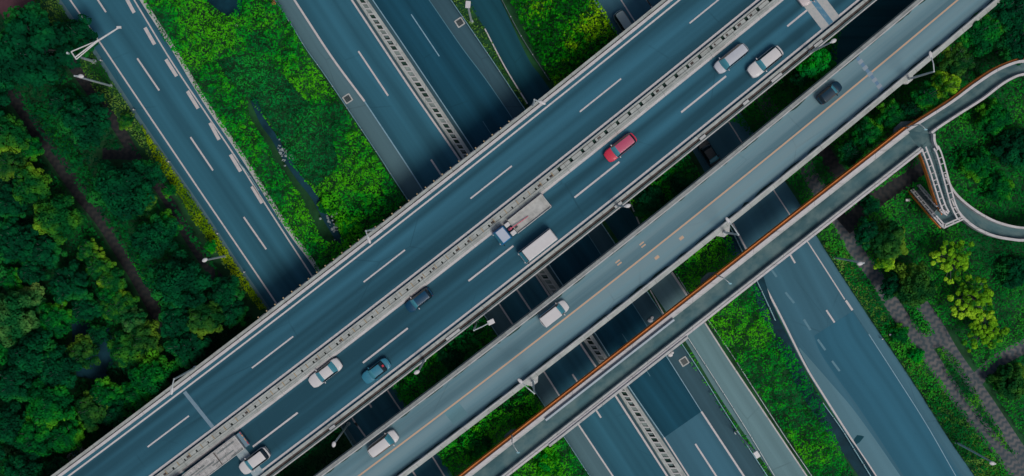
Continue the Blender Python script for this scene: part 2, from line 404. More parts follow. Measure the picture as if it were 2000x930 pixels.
# --- road on the left, passing under everything
r1e0 = ext([(115,0),(187,103),(233,173),(277,240),(325,310),(400,418),(460,510),(523,602),(668,826),(730,920)], 250, 350)
r1l = ext([(137,0),(193,80),(267,190),(348,310),(400,387),(540,593),(688,817),(713,852)], 250, 400)
r1r = ext([(262,0),(333,117),(398,215),(462,310),(517,397),(610,540),(757,763),(782,800),(845,893),(868,930)], 250, 300)
r1k = ext([(275,0),(335,93),(398,198),(475,312),(560,447),(622,532),(770,757),(795,795),(858,889),(885,930)], 250, 300)
L1 = [(r1l, 0.22, 'line'), (r1r, 0.2, 'line')]
d1 = [((163,-40),(150,-60)),((190,0),(207,24)),((268,114),(311,177)),((372,268),(416,333)),((476,424),(520,487)),((582,585),(626,650)),((688,745),(726,796)),((793,902),(836,965))]
d1[0] = ((155,-54),(207,24)); d1.pop(1)
L1 += [([a, b], 0.24, 'line') for a, b in d1]
t0 = [(243,-10),(262,25)],[(283,54),(302,87)],[(324,116),(345,149)],[(366,178),(387,212)],[(410,240),(428,273)],[(450,302),(470,335)],[(492,364),(512,397)]
L1 += [([a, b], 0.48, 'line') for a, b in t0]
rd1 = road('road', [(r1e0, r1k, 0.02, 'road')], L1)
mk = MB(); line(mk, [(p[0] - 1, p[1]) for p in r1e0], 0.030, 0.55, 0); mk.build('road_edge', 'shoulder', rd1)
mb = MB(); 
def wallline(mb, pts, wd, z0, z1, k=0, per=6, smooth=True, pre=False):
    P = pts if pre else (catmull([W(*p, z0) for p in pts], per) if (smooth and len(pts) > 2) else [W(*p, z0) for p in pts])
    V = []; Fs = []; U = []; t = 0
    for i, p in enumerate(P):
        d = (P[min(i + 1, len(P) - 1)] - P[max(i - 1, 0)]); d.z = 0; d.normalize(); nn = Vector((-d.y, d.x, 0)) * wd / 2
        h = z1 - z0
        if i: t += (p - P[i - 1]).length
        V += [p + nn, p - nn, p - nn + Vector((0, 0, h)), p + nn + Vector((0, 0, h))]; U += [(t, 0)] * 4
        if i:
            a = 4 * (i - 1); b = 4 * i
            for j in range(4): j2 = (j + 1) % 4; Fs.append((a + j, b + j, b + j2, a + j2))
    Fs += [(0, 1, 2, 3), tuple(range(len(V) - 4, len(V)))[::-1]]
    mb.add(V, Fs, U, k)
wallline(mb, [(p[0] + 3, p[1]) for p in r1k[:8]], 0.62, 0.0, 0.14)
mb.build('kerb', 'conc_light', rd1)

# --- motorway on the ground, two carriageways
f1 = ext([(538,0),(573,53),(600,97),(638,150),(687,223),(745,310),(797,390),(1045,763),(1067,797),(1100,849),(1153,930)], 250, 300)
l1 = ext([(575,0),(647,110),(712,198),(785,308),(825,370),(975,594),(1063,727),(1095,777),(1127,825),(1197,930)], 250, 300)
rr = ext([(687,0),(798,167),(895,308),(1047,538),(1134,672),(1167,721),(1200,770),(1302,928)], 250, 300)
m0 = ext([(695,0),(800,160),(900,307),(1050,540),(1143,672),(1207,768),(1309,930)], 250, 300)
m1 = ext([(719,0),(800,118),(919,297),(1072,530),(1165,665),(1222,752),(1342,930)], 250, 300)
l2 = ext([(728,0),(798,103),(923,290),(1073,518),(1163,652),(1225,750),(1297,855),(1345,930)], 250, 300)
r2 = ext([(838,0),(900,90),(1000,230),(1300,693),(1370,804),(1453,930)], 250, 300)
f2 = ext([(880,0),(960,117),(1022,210),(1328,667),(1417,807),(1498,930)], 250, 300)
L2 = [(l1[:4] , 0.28, 'line'), (l1[3:6], 0.16, 'line_blue'), (l1[5:], 0.22, 'line'), (rr, 0.26, 'line'), (l2[:8], 0.13, 'line_blue'), (l2[7:], 0.2, 'line'),
      (r2[:5], 0.1, 'line_faint'), (r2[4:6], 0.1, 'line_blue'), (r2[5:], 0.26, 'line')]
L2 += [([a, b], 0.24, 'line') for a, b in (((700,100),(758,187)),((842,312),(900,400)),((982,525),(1038,608)),((1118,731),(1174,816)),((560,-110),(617,-25)),((1258,940),(1310,1020)))]
L2 += [([a, b], 0.14, 'line_blue') for a, b in (((803,28),(858,110)),)] + [([a, b], 0.07, 'line_faint') for a, b in (((943,237),(990,310)),((1215,652),(1270,735)))] + [([(1358,867),(1412,950)], 0.24, 'line')]
road('road', [(f1, l1, 0.02, 'shoulder'), (l1, rr, 0.024, 'road'), (rr, l2, 0.018, 'shoulder_dark'), (l2[:8], r2[:6], 0.024, 'road_new'), (l2[7:], r2[5:], 0.024, 'road_blue'), (r2, f2, 0.02, 'shoulder_dark')], L2)

# --- service road
e3 = ext([(918,10),(947,57),(987,133),(1030,203),(1338,665),(1400,767),(1467,867),(1510,930)], 250, 300)
e4 = ext([(978,0),(1033,117),(1073,173),(1377,628),(1427,707),(1483,790),(1577,930)], 250, 300)
rs = road('service_road', [(e3[:5] + [(1233,508)], e4[:4] + [(1268,465)], 0.03, 'service'), ([(1233,508)] + e3[5:], [(1268,465)] + e4[4:], 0.034, 'service_pale')], [([(1230,393),(1249,438)], 0.2, 'line'), ([(1270,567),(1300,620)], 0.16, 'line'), ([(1312,532),(1345,582)], 0.3, 'line')])
mb = MB(); wallline(mb, [(1376,630),(1427,709),(1483,792),(1577,932),(1650,1040)], 0.2, 0.0, 0.16); wallline(mb, [(947,57),(987,133),(1030,203)], 0.16, 0, 0.5)
mb.build('kerb', 'conc_white', rs)

# --- big road on the right
g0 = ext([(1158,0),(1206,70),(1300,215),(1362,310),(1427,437),(1457,493),(1483,545),(1522,620),(1567,710),(1600,765),(1667,870),(1707,930)], 250, 300)
g1 = ext([(1300,0),(1420,180),(1527,345),(1567,407),(1600,470),(1697,620),(1747,693),(1800,773),(1850,853),(1903,930)], 250, 300)
gl = ext([(1263,0),(1273,14),(1423,238),(1448,277),(1512,373),(1545,423),(1600,507),(1650,585)], 250, 0)
L4 = [(gl, 0.16, 'line'), ([(1652,587),(1665,606)], 0.3, 'line'), (ext([(1213,0),(1240,42),(1300,130)], 250), 0.18, 'line'),
      ([(1427,437),(1457,493),(1483,545),(1522,620),(1567,710),(1600,765),(1667,870),(1707,930),(1800,1080)], 0.26, 'line'),
      ([(1697,653),(1750,735),(1810,830),(1867,930)], 0.1, 'line_blue')]
L4 = [(([(q[0] + 4, q[1]) for q in p] if i == 3 else p), wd, m) for i, (p, wd, m) in enumerate(L4)]
L4 += [([a, b], 0.3, 'line_faint') for a, b in (((1534,571),(1551,592)),((1597,663),(1612,684)),((1507,527),(1517,541)),((1625,705),(1640,725)))]
L4 += [([a, b], 0.24, 'line') for a, b in (((1543,497),(1553,514)),((1614,606),(1630,630)))] + [([(1570,624),(1583,645)], 0.3, 'line_faint')]
seam = [(1590,656),(1603,690),(1640,745),(1680,800),(1765,930),(1860,1075)]
patchR = [(1665,608),(1722,695),(1775,775),(1825,855),(1873,930),(1960,1065)]
road('road', [(g0, g1, 0.02, 'road_blue')], L4)
mb = MB(); ribbon(mb, seam, patchR, 0.030); mb.build('asphalt_patch', 'road_patch', bpy.data.objects['road.002']); mb = MB()
ribbon(mb, [(1560,680),(1600,757),(1667,862),(1709,928),(1800,1072)], [(1562,679),(1626,752),(1676,812),(1760,932),(1852,1072)], 0.028)
mb.build('road_edge', 'edge_pale', bpy.data.objects['road.002']); mb = MB()
ribbon(mb, [(p[0] - 22, p[1]) for p in g1[4:]], [(p[0] - 1, p[1]) for p in g1[4:]], 0.026); mb.build('road_edge', asphalt('pale_blue_margin', (0.085, 0.215, 0.285), 0.1), bpy.data.objects['road.002'])
mb = MB(); poly(mb, [(1668,858),(1674,850),(1683,851),(1688,853),(1684,858),(1679,864),(1671,869),(1667,865)], 0.045); mb.build('dark_mark', 'service', bpy.data.objects['road.002'])  # flat dark mark on the road surface

# --- paved park paths
def path(pts, wd, m='pavers', z=0.03, name='path'):
    mb = MB(); line(mb, pts, z, wd, per=6); return tag(mb.build(name, m), kind='structure')
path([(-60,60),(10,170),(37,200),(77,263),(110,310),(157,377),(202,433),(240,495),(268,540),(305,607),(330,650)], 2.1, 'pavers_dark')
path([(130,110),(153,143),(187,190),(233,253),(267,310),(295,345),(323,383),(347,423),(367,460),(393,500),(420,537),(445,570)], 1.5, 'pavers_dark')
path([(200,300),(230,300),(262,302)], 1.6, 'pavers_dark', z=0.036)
path([(1480,180),(1560,300),(1590,355),(1640,433),(1650,450),(1678,500),(1700,525),(1730,572),(1760,620),(1805,680),(1855,755),(1910,827),(1965,895),(2040,1000)], 2.1)
path([(1800,595),(1831,640),(1860,690),(1895,740),(1930,790),(1970,850),(2030,940)], 1.9, z=0.036)
path([(1800,672),(1830,660),(1850,652)], 2.6, z=0.042)
path([(1905,745),(1935,715),(1965,695),(2010,672)], 2.0, z=0.042)
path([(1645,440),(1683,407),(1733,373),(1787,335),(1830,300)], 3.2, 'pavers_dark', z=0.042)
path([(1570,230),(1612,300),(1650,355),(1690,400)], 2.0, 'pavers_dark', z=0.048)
mb = MB(); poly(mb, [(-60,-60),(60,-60),(66,0),(92,36),(78,42),(30,45),(13,45),(-20,-5)], 0.03); tag(mb.build('plaza', 'red_court'), kind='structure')
mb = MB(); poly(mb, [(1600,150),(1640,60),(1745,-80),(1960,-80),(1740,110),(1660,180)], 0.03); tag(mb.build('service_road', 'service'), kind='structure')
# ponds and stream
mb = MB(); poly(mb, [(395,-8),(415,10),(432,24),(455,37),(467,32),(472,18),(476,-40),(380,-60)], 0.7); tag(mb.build('pond_water', 'water'), kind='structure')
mb = MB(); poly(mb, [(140,625),(215,640),(225,700),(205,745),(150,735),(142,680)], 0.35); tag(mb.build('pond_water', 'stream'), kind='structure')
mb = MB(); line(mb, [(495,195),(515,240),(535,268),(553,300),(563,316),(587,350),(613,383),(633,420),(648,445),(664,470),(700,520)], 0.75, 0.9); tag(mb.build('stream_water', 'stream'), kind='structure')
mb = MB(); line(mb, [(1478,545),(1500,610),(1535,680),(1575,760),(1615,820),(1660,880),(1700,940)], 0.06, 2.0); line(mb, [(1420,455),(1452,510),(1478,545)], 0.06, 2.0); tag(mb.build('ditch_water', 'water'), kind='structure')
rk = MB()
for i in range(70):
    t = random.choice([(545,288),(552,300),(560,312),(550,295),(655,440),(662,455),(640,425)]); p = W(t[0] + random.gauss(0, 6), t[1] + random.gauss(0, 7), 0.8)
    rk.ball(p, random.uniform(0.08, 0.26), 1, random.uniform(.6, 1), 0.6, 6)
tag(rk.build('stream_gravel', 'rock'), 'pale rocks lying in the narrow stream between the shrubs', 'rocks', kind='stuff')
exec_after = []

# ================================================================== BRIDGES
UA, UB = -95, 100
def group_empty(name, loc, label, cat): return empty(name, loc, label, cat)
br = empty('motorway_bridge', (0, 0, 0), 'wide blue-grey four-lane motorway flyover carrying trucks and cars diagonally across the ground roads', 'bridge')
mb = MB(); FM.prism(mb, UA, UB, [(oJ, 0), (oA, 0), (oA, -0.4), (oA - 2.4, -0.65), (oA - 3.2, -1.6), (oJ + 3.2, -1.6), (oJ + 2.4, -0.65), (oJ, -0.4)])
mb.build('deck', 'conc', br)
mb = MB(); FM.strip(mb, UA, UB, oJ + 0.3, oA - 0.3, 0.02); dk = mb.build('carriageway', 'deck', br)
mb = MB()
for o, wd in ((oC, 0.22), (oE, 0.30), (oI, 0.28)): FM.strip(mb, UA, UB, o - wd / 2, o + wd / 2, 0.026, 2)
def dashes(fr, pts, o, mb, wd, u0=UA, u1=UB):
    us = [fr.U(*p) for p in pts]; ln = np.mean([us[i + 1] - us[i] for i in range(0, len(us) - 1, 2)][:-1]); st = us[0::2]
    per = np.polyfit(range(len(st)), st, 1)[0]
    s = st[0]
    k0 = int((u0 - s) / per)
    for k in range(k0, int((u1 - s) / per)):
        a = s + per * k if not (0 <= k < len(st)) else st[k]
        fr.strip(mb, a, a + ln, o - wd / 2, o + wd / 2, 0.026, 2)
dashes(FM, PL['D'], oD, mb, 0.20); dashes(FM, PL['Hd'], oH, mb, 0.24)
mb.build('lane_marking', 'line', br)
# north-west parapet
mb = MB(); FM.wall(mb, UA, UB, oA - 0.40, oA, -0.4, 0.70, k=0); FM.wall(mb, UA, UB, oA - 0.52, oA - 0.40, 0, 0.45, k=1); FM.wall(mb, UA, UB, oA - 0.88, oA - 0.52, 0, 0.95, k=2)
mb.build('parapet', ['conc', 'conc_dark', 'conc_white'], br)
for i in range(31):
    u = FM.U(507, 622) + i * 1.4; b = MB()
    FM.wall(b, u, u + 0.16, oA, oA + 0.28, 0.30, 0.55, k=0); FM.wall(b, u + 0.16, u + 1.1, oA, oA + 0.10, 0.1, 0.5, k=1)
    b.build('bracket', ['beige', 'conc_light'], br)
# south-east parapet with its service channel
mb = MB()
FM.wall(mb, UA, UB, oI - 0.40, oI - 0.80, 0, 0.50, k=0); FM.wall(mb, UA, UB, oI - 0.803, oI - 1.16, 0, 0.30, k=1)
FM.wall(mb, UA, UB, oI - 1.163, oI - 1.40, 0, 0.55, k=2); FM.wall(mb, UA, UB, oJ, oJ + 0.16, -0.4, 0.65, k=3)
mb.build('parapet', ['conc', 'brown', 'conc_dark', 'conc_light'], br)
mb = MB()
for a, c in (((1502,157),(1523,143)),((1446,200),(1456,192)),((1363,270),(1374,262)),((872,662),(898,642)),((1590,95),(1606,84)),((640,830),(650,822)),((1200,405),(1214,396))):
    mb = MB(); FM.wall(mb, FM.U(*a), FM.U(*c), oI - 0.86, oI - 1.2, 0.3, 0.75); mb.build('cover_plate', 'conc_light', br)
# median barrier: two walls with an open planted trough between
md = MB(); o = oE
FM.wall(md, UA, UB, o - 0.38, o - 0.64, 0, 0.52, k=0)
FM.wall(md, UA, UB, o - 1.22, o - 1.80, 0, 0.60, k=0); FM.wall(md, UA, UB, o - 1.17, o - 1.218, 0, 0.50, k=3)
FM.wall(md, UA, UB, o - 1.50, o - 1.53, 0.60, 0.603, k=3)
FM.prism(md, UA, UB, [(o - 2.16, 0.02), (o - 2.10, 0.25), (o - 1.803, 0.60), (o - 1.803, 0.02)], k=1)
FM.strip(md, UA, UB, o - 1.17, o - 0.64, 0.06, k=2)
uc = FM.U(1085, 350); u = UA; i = 0
while u < UB:
    big = u > uc; hl = (0.42 if big else 0.22) + random.uniform(-0.06, 0.06)
    FM.wall(md, u + hl, u + 1.96, o - 0.66, o - 1.17, 0.1, 0.50, k=0)
    if big:
        FM.wall(md, u + hl, u + 1.96, o - 0.64, o - 0.70, 0.50, 0.56, k=4)
    else:
        FM.wall(md, u, u + hl, o - 0.66, o - 0.86, 0.1, 0.49, k=0)
        FM.wall(md, u + 1.0, u + 1.10, o - 0.58, o - 1.21, 0.53, 0.58, k=5)
    if random.random() < 0.25: FM.wall(md, u + hl + .3, u + hl + random.uniform(.5, .9), o - 0.8, o - 1.1, 0.5, 0.51, k=6)
    u += 1.96
mdo = md.build('median_barrier', ['conc', 'conc_white', 'moss', 'conc_dark', 'brown', 'beige', 'brown'], br)
# expansion joints
mb = MB(); u = FM.U(388, 800); FM.strip(mb, u - 0.25, u + 0.25, oE + 0.2, oC - 0.3, 0.03, 1)
mb.build('expansion_joint', paint('dull_joint', (0.16, 0.26, 0.33), (0.09, 0.2, 0.28), 0.8), br)
mb = MB(); u = FM.U(478, 892); FM.strip(mb, u - 0.75, u + 0.75, oI - 0.3, oE - 2.2, 0.03, 1)
mb.build('expansion_joint', paint('blotchy_joint_concrete', (0.32, 0.40, 0.43), (0.13, 0.25, 0.34), 0.9), br)
mb = MB(); u = FM.U(1607, 25)
for a in (-0.9, 0.9): FM.strip(mb, u + a - 0.55, u + a + 0.55, oI - 0.1, oE - 2.2, 0.03, 1, k=0); FM.strip(mb, u + a - 0.55, u + a + 0.55, oE + 0.2, oC, 0.03, 1, k=0)
FM.strip(mb, u - 0.35, u + 0.35, oI - 0.1, oE - 2.2, 0.031, 1, k=1)
mb.build('expansion_joint', [paint('pale_joint_concrete', (0.42, 0.43, 0.42), (0.2, 0.3, 0.33), 0.8), paint('joint_channel', (0.05, 0.19, 0.30), (0.25, 0.35, 0.4), 0.6)], br)
def pier(fr, px, py, o0, o1, zt, parent, wd=1.3):
    u, v = fr.UV(px, py); b = MB(); h = fr.head(u)
    for o in ((o0 * 0.7 + o1 * 0.3), (o0 * 0.3 + o1 * 0.7)):
        p = fr.P(u, o); b.tube((p.x, p.y, 0), (p.x, p.y, zt), wd / 2, wd / 2, 16)
    fr.wall(b, u - wd * .55, u + wd * .55, o0 + 2.6, o1 - 2.6, zt - fr.z, zt - fr.z + 1.0, step=1)
    b.build('pier', 'conc', parent)
for p in ((300,830),(740,520),(983,420),(1190,245),(-40,1090),(1590,-80)): pier(FM, *p, oJ, oA, 5.6, br)

sb = empty('side_road_bridge', (0, 0, 0), 'pale two-lane road bridge with an orange-yellow centre line beside the wide motorway flyover', 'bridge')
mb = MB(); FS.prism(mb, UA, UB + 15, [(oN, -0.1), (oK, -0.1), (oK - 0.2, -0.6), (oK - 1.6, -1.5), (oN + 1.6, -1.5), (oN + 0.2, -0.6)]); mb.build('deck', 'conc', sb)
mb = MB(); FS.strip(mb, UA, UB + 15, oN + 0.3, oK - 0.3, 0.0); mb.build('carriageway', 'side_deck', sb)
mb = MB(); ug = FS.U(1697, 142)
FS.strip(mb, UA, ug - .35, -0.11, 0.11, 0.006, 2); FS.strip(mb, ug + .35, UB + 15, -0.11, 0.11, 0.006, 2)
for (x, y) in ((1208,513),(1255,478)):
    u, v = FS.UV(x, y)
    for d in (-0.2, 0.2): FS.strip(mb, u - .35, u + .35, v + d - .09, v + d + .09, 0.006, 1)
ua, va = FS.UV(1283, 503); ub, vb = FS.UV(1331, 465)
for u, v in ((ua, va), (ub, vb)): FS.strip(mb, u - .32, u + .32, v - .2, v + .2, 0.006, .3)
mb.build('lane_marking', 'yellow', sb)
mb = MB(); u, v = FS.UV(892, 809); FS.strip(mb, u - 1.2, u + 1.2, v - 0.9, v + 1.3, 0.004, 1)
mb.build('asphalt_patch', asphalt('side_patch', (0.15, 0.31, 0.355), 0.1), sb)
mb = MB(); FS.prism(mb, UA, UB + 15, [(oK, -0.1), (oK - 0.12, 0.75), (oK - 0.50, 0.9), (oK - 0.50, 0.0)], k=0); FS.wall(mb, UA, UB + 15, oK - 0.502, oK - 0.68, 0, 0.96, k=1)
mb.build('parapet', ['conc', 'conc_light'], sb)
mb = MB(); FS.prism(mb, UA, UB + 15, [(oN, -0.1), (oN + 0.10, 0.6), (oN + 0.62, 0.9), (oN + 0.62, 0.0)], k=0); FS.wall(mb, UA, UB + 15, oN + 0.622, oN + 0.80, 0, 0.96, k=1)
mb.build('parapet', ['conc', 'conc_light'], sb)
mb = MB()
for side in (0, 1):
    u = UA
    while u < UB + 10:
        ln = random.uniform(0.8, 4.5); wd = random.uniform(0.14, 0.3)
        k = max(2, int(ln / 0.5)); V = []; Fs = []
        for i in range(k + 1):
            uu = u + ln * i / k; ww = wd * math.sin(math.pi * min(1, max(0.02, i / k))) ** 0.5 * random.uniform(.7, 1.2)
            oo = (oK - 0.68, oK - 0.69 - ww) if side == 0 else (oN + 0.80, oN + 0.81 + ww)
            V += [FS.P(uu, oo[0], FS.z + 0.07), FS.P(uu, oo[1], FS.z + 0.012)]
            if i: a = 2 * i; Fs.append((a - 2, a - 1, a + 1, a))
        mb.add(V, Fs); u += ln + random.uniform(0.1, 1.2)
tag(mb.build('moss', 'moss', sb), kind='stuff')
mb = MB(); u = ug
for i in range(11):
    v = oK - 0.9 + (oN - oK + 1.9) * i / 11; 
    FS.strip(mb, u - (.34 if i % 2 else .22), u + (.34 if i % 2 else .22), v, v + (oN - oK + 1.9) / 11, 0.008, 1, k=i % 2)
mb.build('expansion_joint', [paint('joint_blue', (0.10, 0.21, 0.33), (0.12, 0.25, 0.33), 0.6), paint('joint_pale', (0.26, 0.32, 0.37), (0.13, 0.27, 0.36), 0.9)], sb)
for p in ((420,1120),(800,850),(960,730),(1170,570),(1395,395),(1600,230),(1800,80)):
    u, v = FS.UV(*p); q = FS.P(u, (oK + oN) / 2); b = MB(); b.tube((q.x, q.y, 0), (q.x, q.y, 6.1), 0.8, 0.8, 16); b.build('pier', 'conc', sb)

# ---- footbridge
def samp(pts, z0s, n):
    """3-D curve from pixel points with a height for each"""
    P = catmull([Vector((p[0], p[1], z)) for p, z in zip(pts, z0s)], 8)
    Wd = [W(p.x, p.y, p.z) for p in P]
    d = np.r_[0, np.cumsum([(Wd[i] - Wd[i - 1]).length for i in range(1, len(Wd))])]; A = np.array([tuple(q) for q in Wd]); t = np.linspace(0, d[-1], n)
    return [Vector((np.interp(x, d, A[:, 0]), np.interp(x, d, A[:, 1]), np.interp(x, d, A[:, 2]))) for x in t]
def slab(mb, L, R, th, k=0):
    V = []; Fs = []; U = []; t = 0
    for i, (a, b) in enumerate(zip(L, R)):
        if i: t += (a - L[i - 1]).length
        wd = (a - b).length
        V += [a, b, b - Vector((0, 0, th)), a - Vector((0, 0, th))]; U += [(t, 0), (t, wd), (t, wd), (t, 0)]
        if i:
            x, y = 4 * (i - 1), 4 * i
            for j in range(4): j2 = (j + 1) % 4; Fs.append((x + j, y + j, y + j2, x + j2))
    Fs += [(0, 1, 2, 3), tuple(range(len(V) - 4, len(V)))[::-1]]
    mb.add(V, Fs, U, k)
def side(P, toward, d):
    """offset polyline P by d towards (positive) or away from the other edge"""
    out = []
    for i, p in enumerate(P):
        t = P[min(i + 1, len(P) - 1)] - P[max(i - 1, 0)]; t.z = 0; t.normalize(); n_ = Vector((-t.y, t.x, 0))
        q = toward[min(len(toward) - 1, int(i * len(toward) / len(P)))]
        if n_.dot(q - p) < 0: n_ = -n_
        out.append(p + n_ * d)
    return out
def beam(mb, P, Q, z0, z1, k=0):
    """solid between two parallel 3-D polylines from z0 to z1 above them"""
    V = []; Fs = []
    for i, (a, b) in enumerate(zip(P, Q)):
        V += [a + Vector((0, 0, z0)), a + Vector((0, 0, z1)), b + Vector((0, 0, z1)), b + Vector((0, 0, z0))]
        if i:
            x, y = 4 * (i - 1), 4 * i
            for j in range(4): j2 = (j + 1) % 4; Fs.append((x + j, x + j2, y + j2, y + j))
    Fs += [(0, 1, 2, 3), tuple(range(len(V) - 4, len(V)))[::-1]]
    mb.add(V, Fs, k=k)
fb = empty('footbridge', (0, 0, 0), 'narrow grey pedestrian bridge with white parapets, orange fascia and stairs at right', 'bridge')
Opx = [(640,1140),(820,996),(902,930),(1007,850),(1087,783),(1200,698),(1297,620),(1413,530),(1500,463),(1600,382),(1692,310),(1767,253),(1850,200),(1900,163),(1950,132),(2000,118)]
Rpx = [(715,1135),(895,993),(977,930),(1060,873),(1133,823),(1200,767),(1327,670),(1383,623),(1500,530),(1600,447),(1707,370),(1796,290)]
R2px = [(1816,262),(1829,252),(1867,227),(1917,195),(1960,163),(2000,148)]
cir = lambda r: [(2000 + r * math.sin(t), 295 - r * math.cos(t)) for t in [math.pi * k / 8 for k in range(1, 8)]]
zO = [ZF] * 14 + [6.9, 6.8]
outer = Opx + cir(177) + [(2000,471),(1967,469),(1933,462),(1900,447),(1875,427),(1858,405),(1840,375)]
zo = zO + [6.5, 6.2, 5.8, 5.4, 5.0, 4.7, 4.4] + [4.1, 4.0, 3.9, 3.7, 3.6, 3.5, 3.4]
inner = R2px + cir(148) + [(2000,443),(1947,433),(1907,413),(1873,387),(1855,365),(1843,340)]
zi = [ZF] * 4 + [6.9, 6.8] + [6.5, 6.2, 5.8, 5.4, 5.0, 4.7, 4.4] + [4.1, 3.9, 3.7, 3.6, 3.5, 3.4]
k0 = Opx.index((1767,253)); NA, NB = 70, 90
FF = Frame(38.2, ZF, Opx[2:k0 + 1], 1); FR = Frame(38.2, ZF, Rpx[2:], 1)
def fr_line(fr, ue): u0_ = -78.0; return [fr.P(u0_ + (ue - u0_) * i / (NA - 1), 0) for i in range(NA)]
LA = fr_line(FF, FF.U(1767, 253)); RA = fr_line(FR, FR.U(1796, 290))
LB = samp(outer[k0:], zo[k0:], NB); RB = samp(inner, zi, NB)
mb = MB(); slab(mb, LA, RA, 0.5); slab(mb, LB, RB, 0.5)
# junction plate and the leg down to the landing
J0, J1 = W(1796,290,ZF), W(1812,264,ZF)
leg_l = [(1795,291),(1803,312),(1812,338),(1822,370),(1833,403),(1841,419)]; leg_r = [(1822,262),(1823,278),(1833,299),(1843,334),(1852,368),(1861,399),(1873,424)]
zl = [ZF, 6.7, 6.3, 5.8, 5.3, 5.1]; zr = [ZF, 6.9, 6.7, 6.3, 5.8, 5.4, 5.1]
GL = samp(leg_l, zl, 30); GR = samp(leg_r, zr, 30)
slab(mb, GL, GR, 0.35)
zt = 5.06
V = [W(*p, zt) for p in ((1846,416),(1872,424),(1876,428),(1838,445),(1818,424),(1830,412))]
dn = Vector((0, 0, .006)); mb.add([LA[-1] - dn, LB[8] - dn, RB[3] - dn, W(1822,263,ZF) - dn, W(1823,278,ZF) - dn, W(1826,292,ZF - .1) - dn, W(1800,306,ZF - .1) - dn, W(1795,291,ZF) - dn], [tuple(range(8))])
mb.add(V, [tuple(range(6))]); mb.add([v - Vector((0, 0, .3)) for v in V], [tuple(range(6))])
mb.build('deck', 'walk', fb)
# white parapets with orange fascia outside
def cut(P, x0, x1):
    a, b = W(*x0, ZF), W(*x1, ZF); return [p for p in P if a.x <= p.x <= b.x]
PA, PB = cut(LA, (1045,818), (1325,602)), cut(RA, (1065,868), (1355,648))
mb = MB(); beam(mb, side(PA, RA, 0.663), side(PA, RA, 0.92), -0.02, 1.5); mb.build('screen_panel', 'panel_pale', fb)
mb = MB(); beam(mb, side(PB, LA, -0.30), side(PB, LA, -0.003), -0.3, 1.2); mb.build('screen_panel', 'conc_light', fb)
mb = MB()
beam(mb, side(LA, RA, 0.0), side(LA, RA, 0.40), -0.1, 0.95, 0); beam(mb, side(LA, RA, 0.403), side(LA, RA, 0.66), -0.1, 0.80, 1)
beam(mb, side(RA, LA, 0.0), side(RA, LA, 0.28), -0.1, 0.95, 0); beam(mb, side(RA, LA, 0.283), side(RA, LA, 0.60), -0.1, 0.85, 1)
mb.build('parapet', ['conc_white', 'conc_light'], fb)
mb = MB(); beam(mb, side(LB, RB, 0.0), side(LB, RB, 0.34), -0.1, 0.95, 0); beam(mb, side(RB, LB, 0.0), side(RB, LB, 0.30), -0.1, 0.95, 0); mb.build('parapet', 'conc_white', fb)
mb = MB(); beam(mb, side(LA, RA, -0.02), side(LA, RA, -0.34), -0.75, 0.5); beam(mb, side(LB[:34], RB[:34], -0.02), side(LB[:34], RB[:34], -0.26), -0.6, 0.4)
beam(mb, side(GL, GR, -0.14), side(GL, GR, -0.02), -0.9, -0.02)
mb.build('fascia', 'orange', fb)
def ladder_rail(P, Q, inner_d, name='railing', z=1.0):
    b = MB(); A = side(P, Q, 0.0); B_ = side(P, Q, inner_d)
    for X in (A, B_): beam(b, side(X, Q, -0.10), side(X, Q, 0.10), z - 0.12, z)
    t = 0; nx = 0.4
    for i in range(1, len(P)):
        t += (P[i] - P[i - 1]).length
        if t > nx: b.tube(A[i] + Vector((0, 0, z - .06)), B_[i] + Vector((0, 0, z - .06)), 0.075, n=6); b.tube(A[i], A[i] + Vector((0, 0, z)), 0.05, n=6); b.tube(B_[i], B_[i] + Vector((0, 0, z)), 0.05, n=6); nx += 1.0
    b.build(name, 'conc_white', fb)
ladder_rail(GL, GR, 0.58); ladder_rail(GR[4:], GL, 0.62)
b = MB(); beam(b, side(GR[:6], GL, 0), side(GR[:6], GL, 0.30), 0, 0.95); b.build('parapet', 'conc_white', fb)
EX = [W(*p, zt) for p in ((1872,424),(1876,428),(1838,445),(1818,424))]
def seg(a, b, n): return [a.lerp(b, i / n) for i in range(n + 1)]
cen = W(1850, 428, zt)
ladder_rail(seg(EX[1], EX[2], 16), [cen] * 16, 0.34)
S0l, S0r = W(1838,445,zt), W(1847,417,zt)
Sl = seg(W(1838,445,zt), W(1819,424,zt), 8) + seg(W(1819,424,zt), W(1774,371,0.5), 30)[1:]; Sr = seg(W(1847,417,zt), W(1833,408,zt), 6) + seg(W(1833,408,zt), W(1791,360,0.5), 30)[1:]
ladder_rail(Sl, [cen] * 10 + [W(1800, 385, 2)] * 30, 0.34); ladder_rail(Sr, [cen] * 10 + [W(1800, 385, 2)] * 30, 0.30)
mb = MB(); beam(mb, side(Sl, [W(1800, 385, 2)] * 10, -0.14), side(Sl, [W(1800, 385, 2)] * 10, -0.03), -0.5, 0.1); mb.build('fascia', 'orange', fb)
mb = MB(); a0, b0, a1, b1 = W(1819,424,zt), W(1833,408,zt), W(1776,373,0.25), W(1790,361,0.25); ns = 22
for i in range(ns):
    A, B_ = a0.lerp(a1, i / ns), b0.lerp(b1, i / ns); A2, B2 = a0.lerp(a1, (i + 1) / ns), b0.lerp(b1, (i + 1) / ns)
    for q in (A2, B2): q.z = A.z
    slab(mb, [A, A2], [B_, B2], 0.32, k=0)
    d = (A2 - A) * 0.16
    mb.add([A + Vector((0,0,.006)), B_ + Vector((0,0,.006)), B_ + d + Vector((0,0,.006)), A + d + Vector((0,0,.006))], [(0, 1, 2, 3)], k=1)
mb.build('stairs', ['conc_dark', 'conc'], fb)
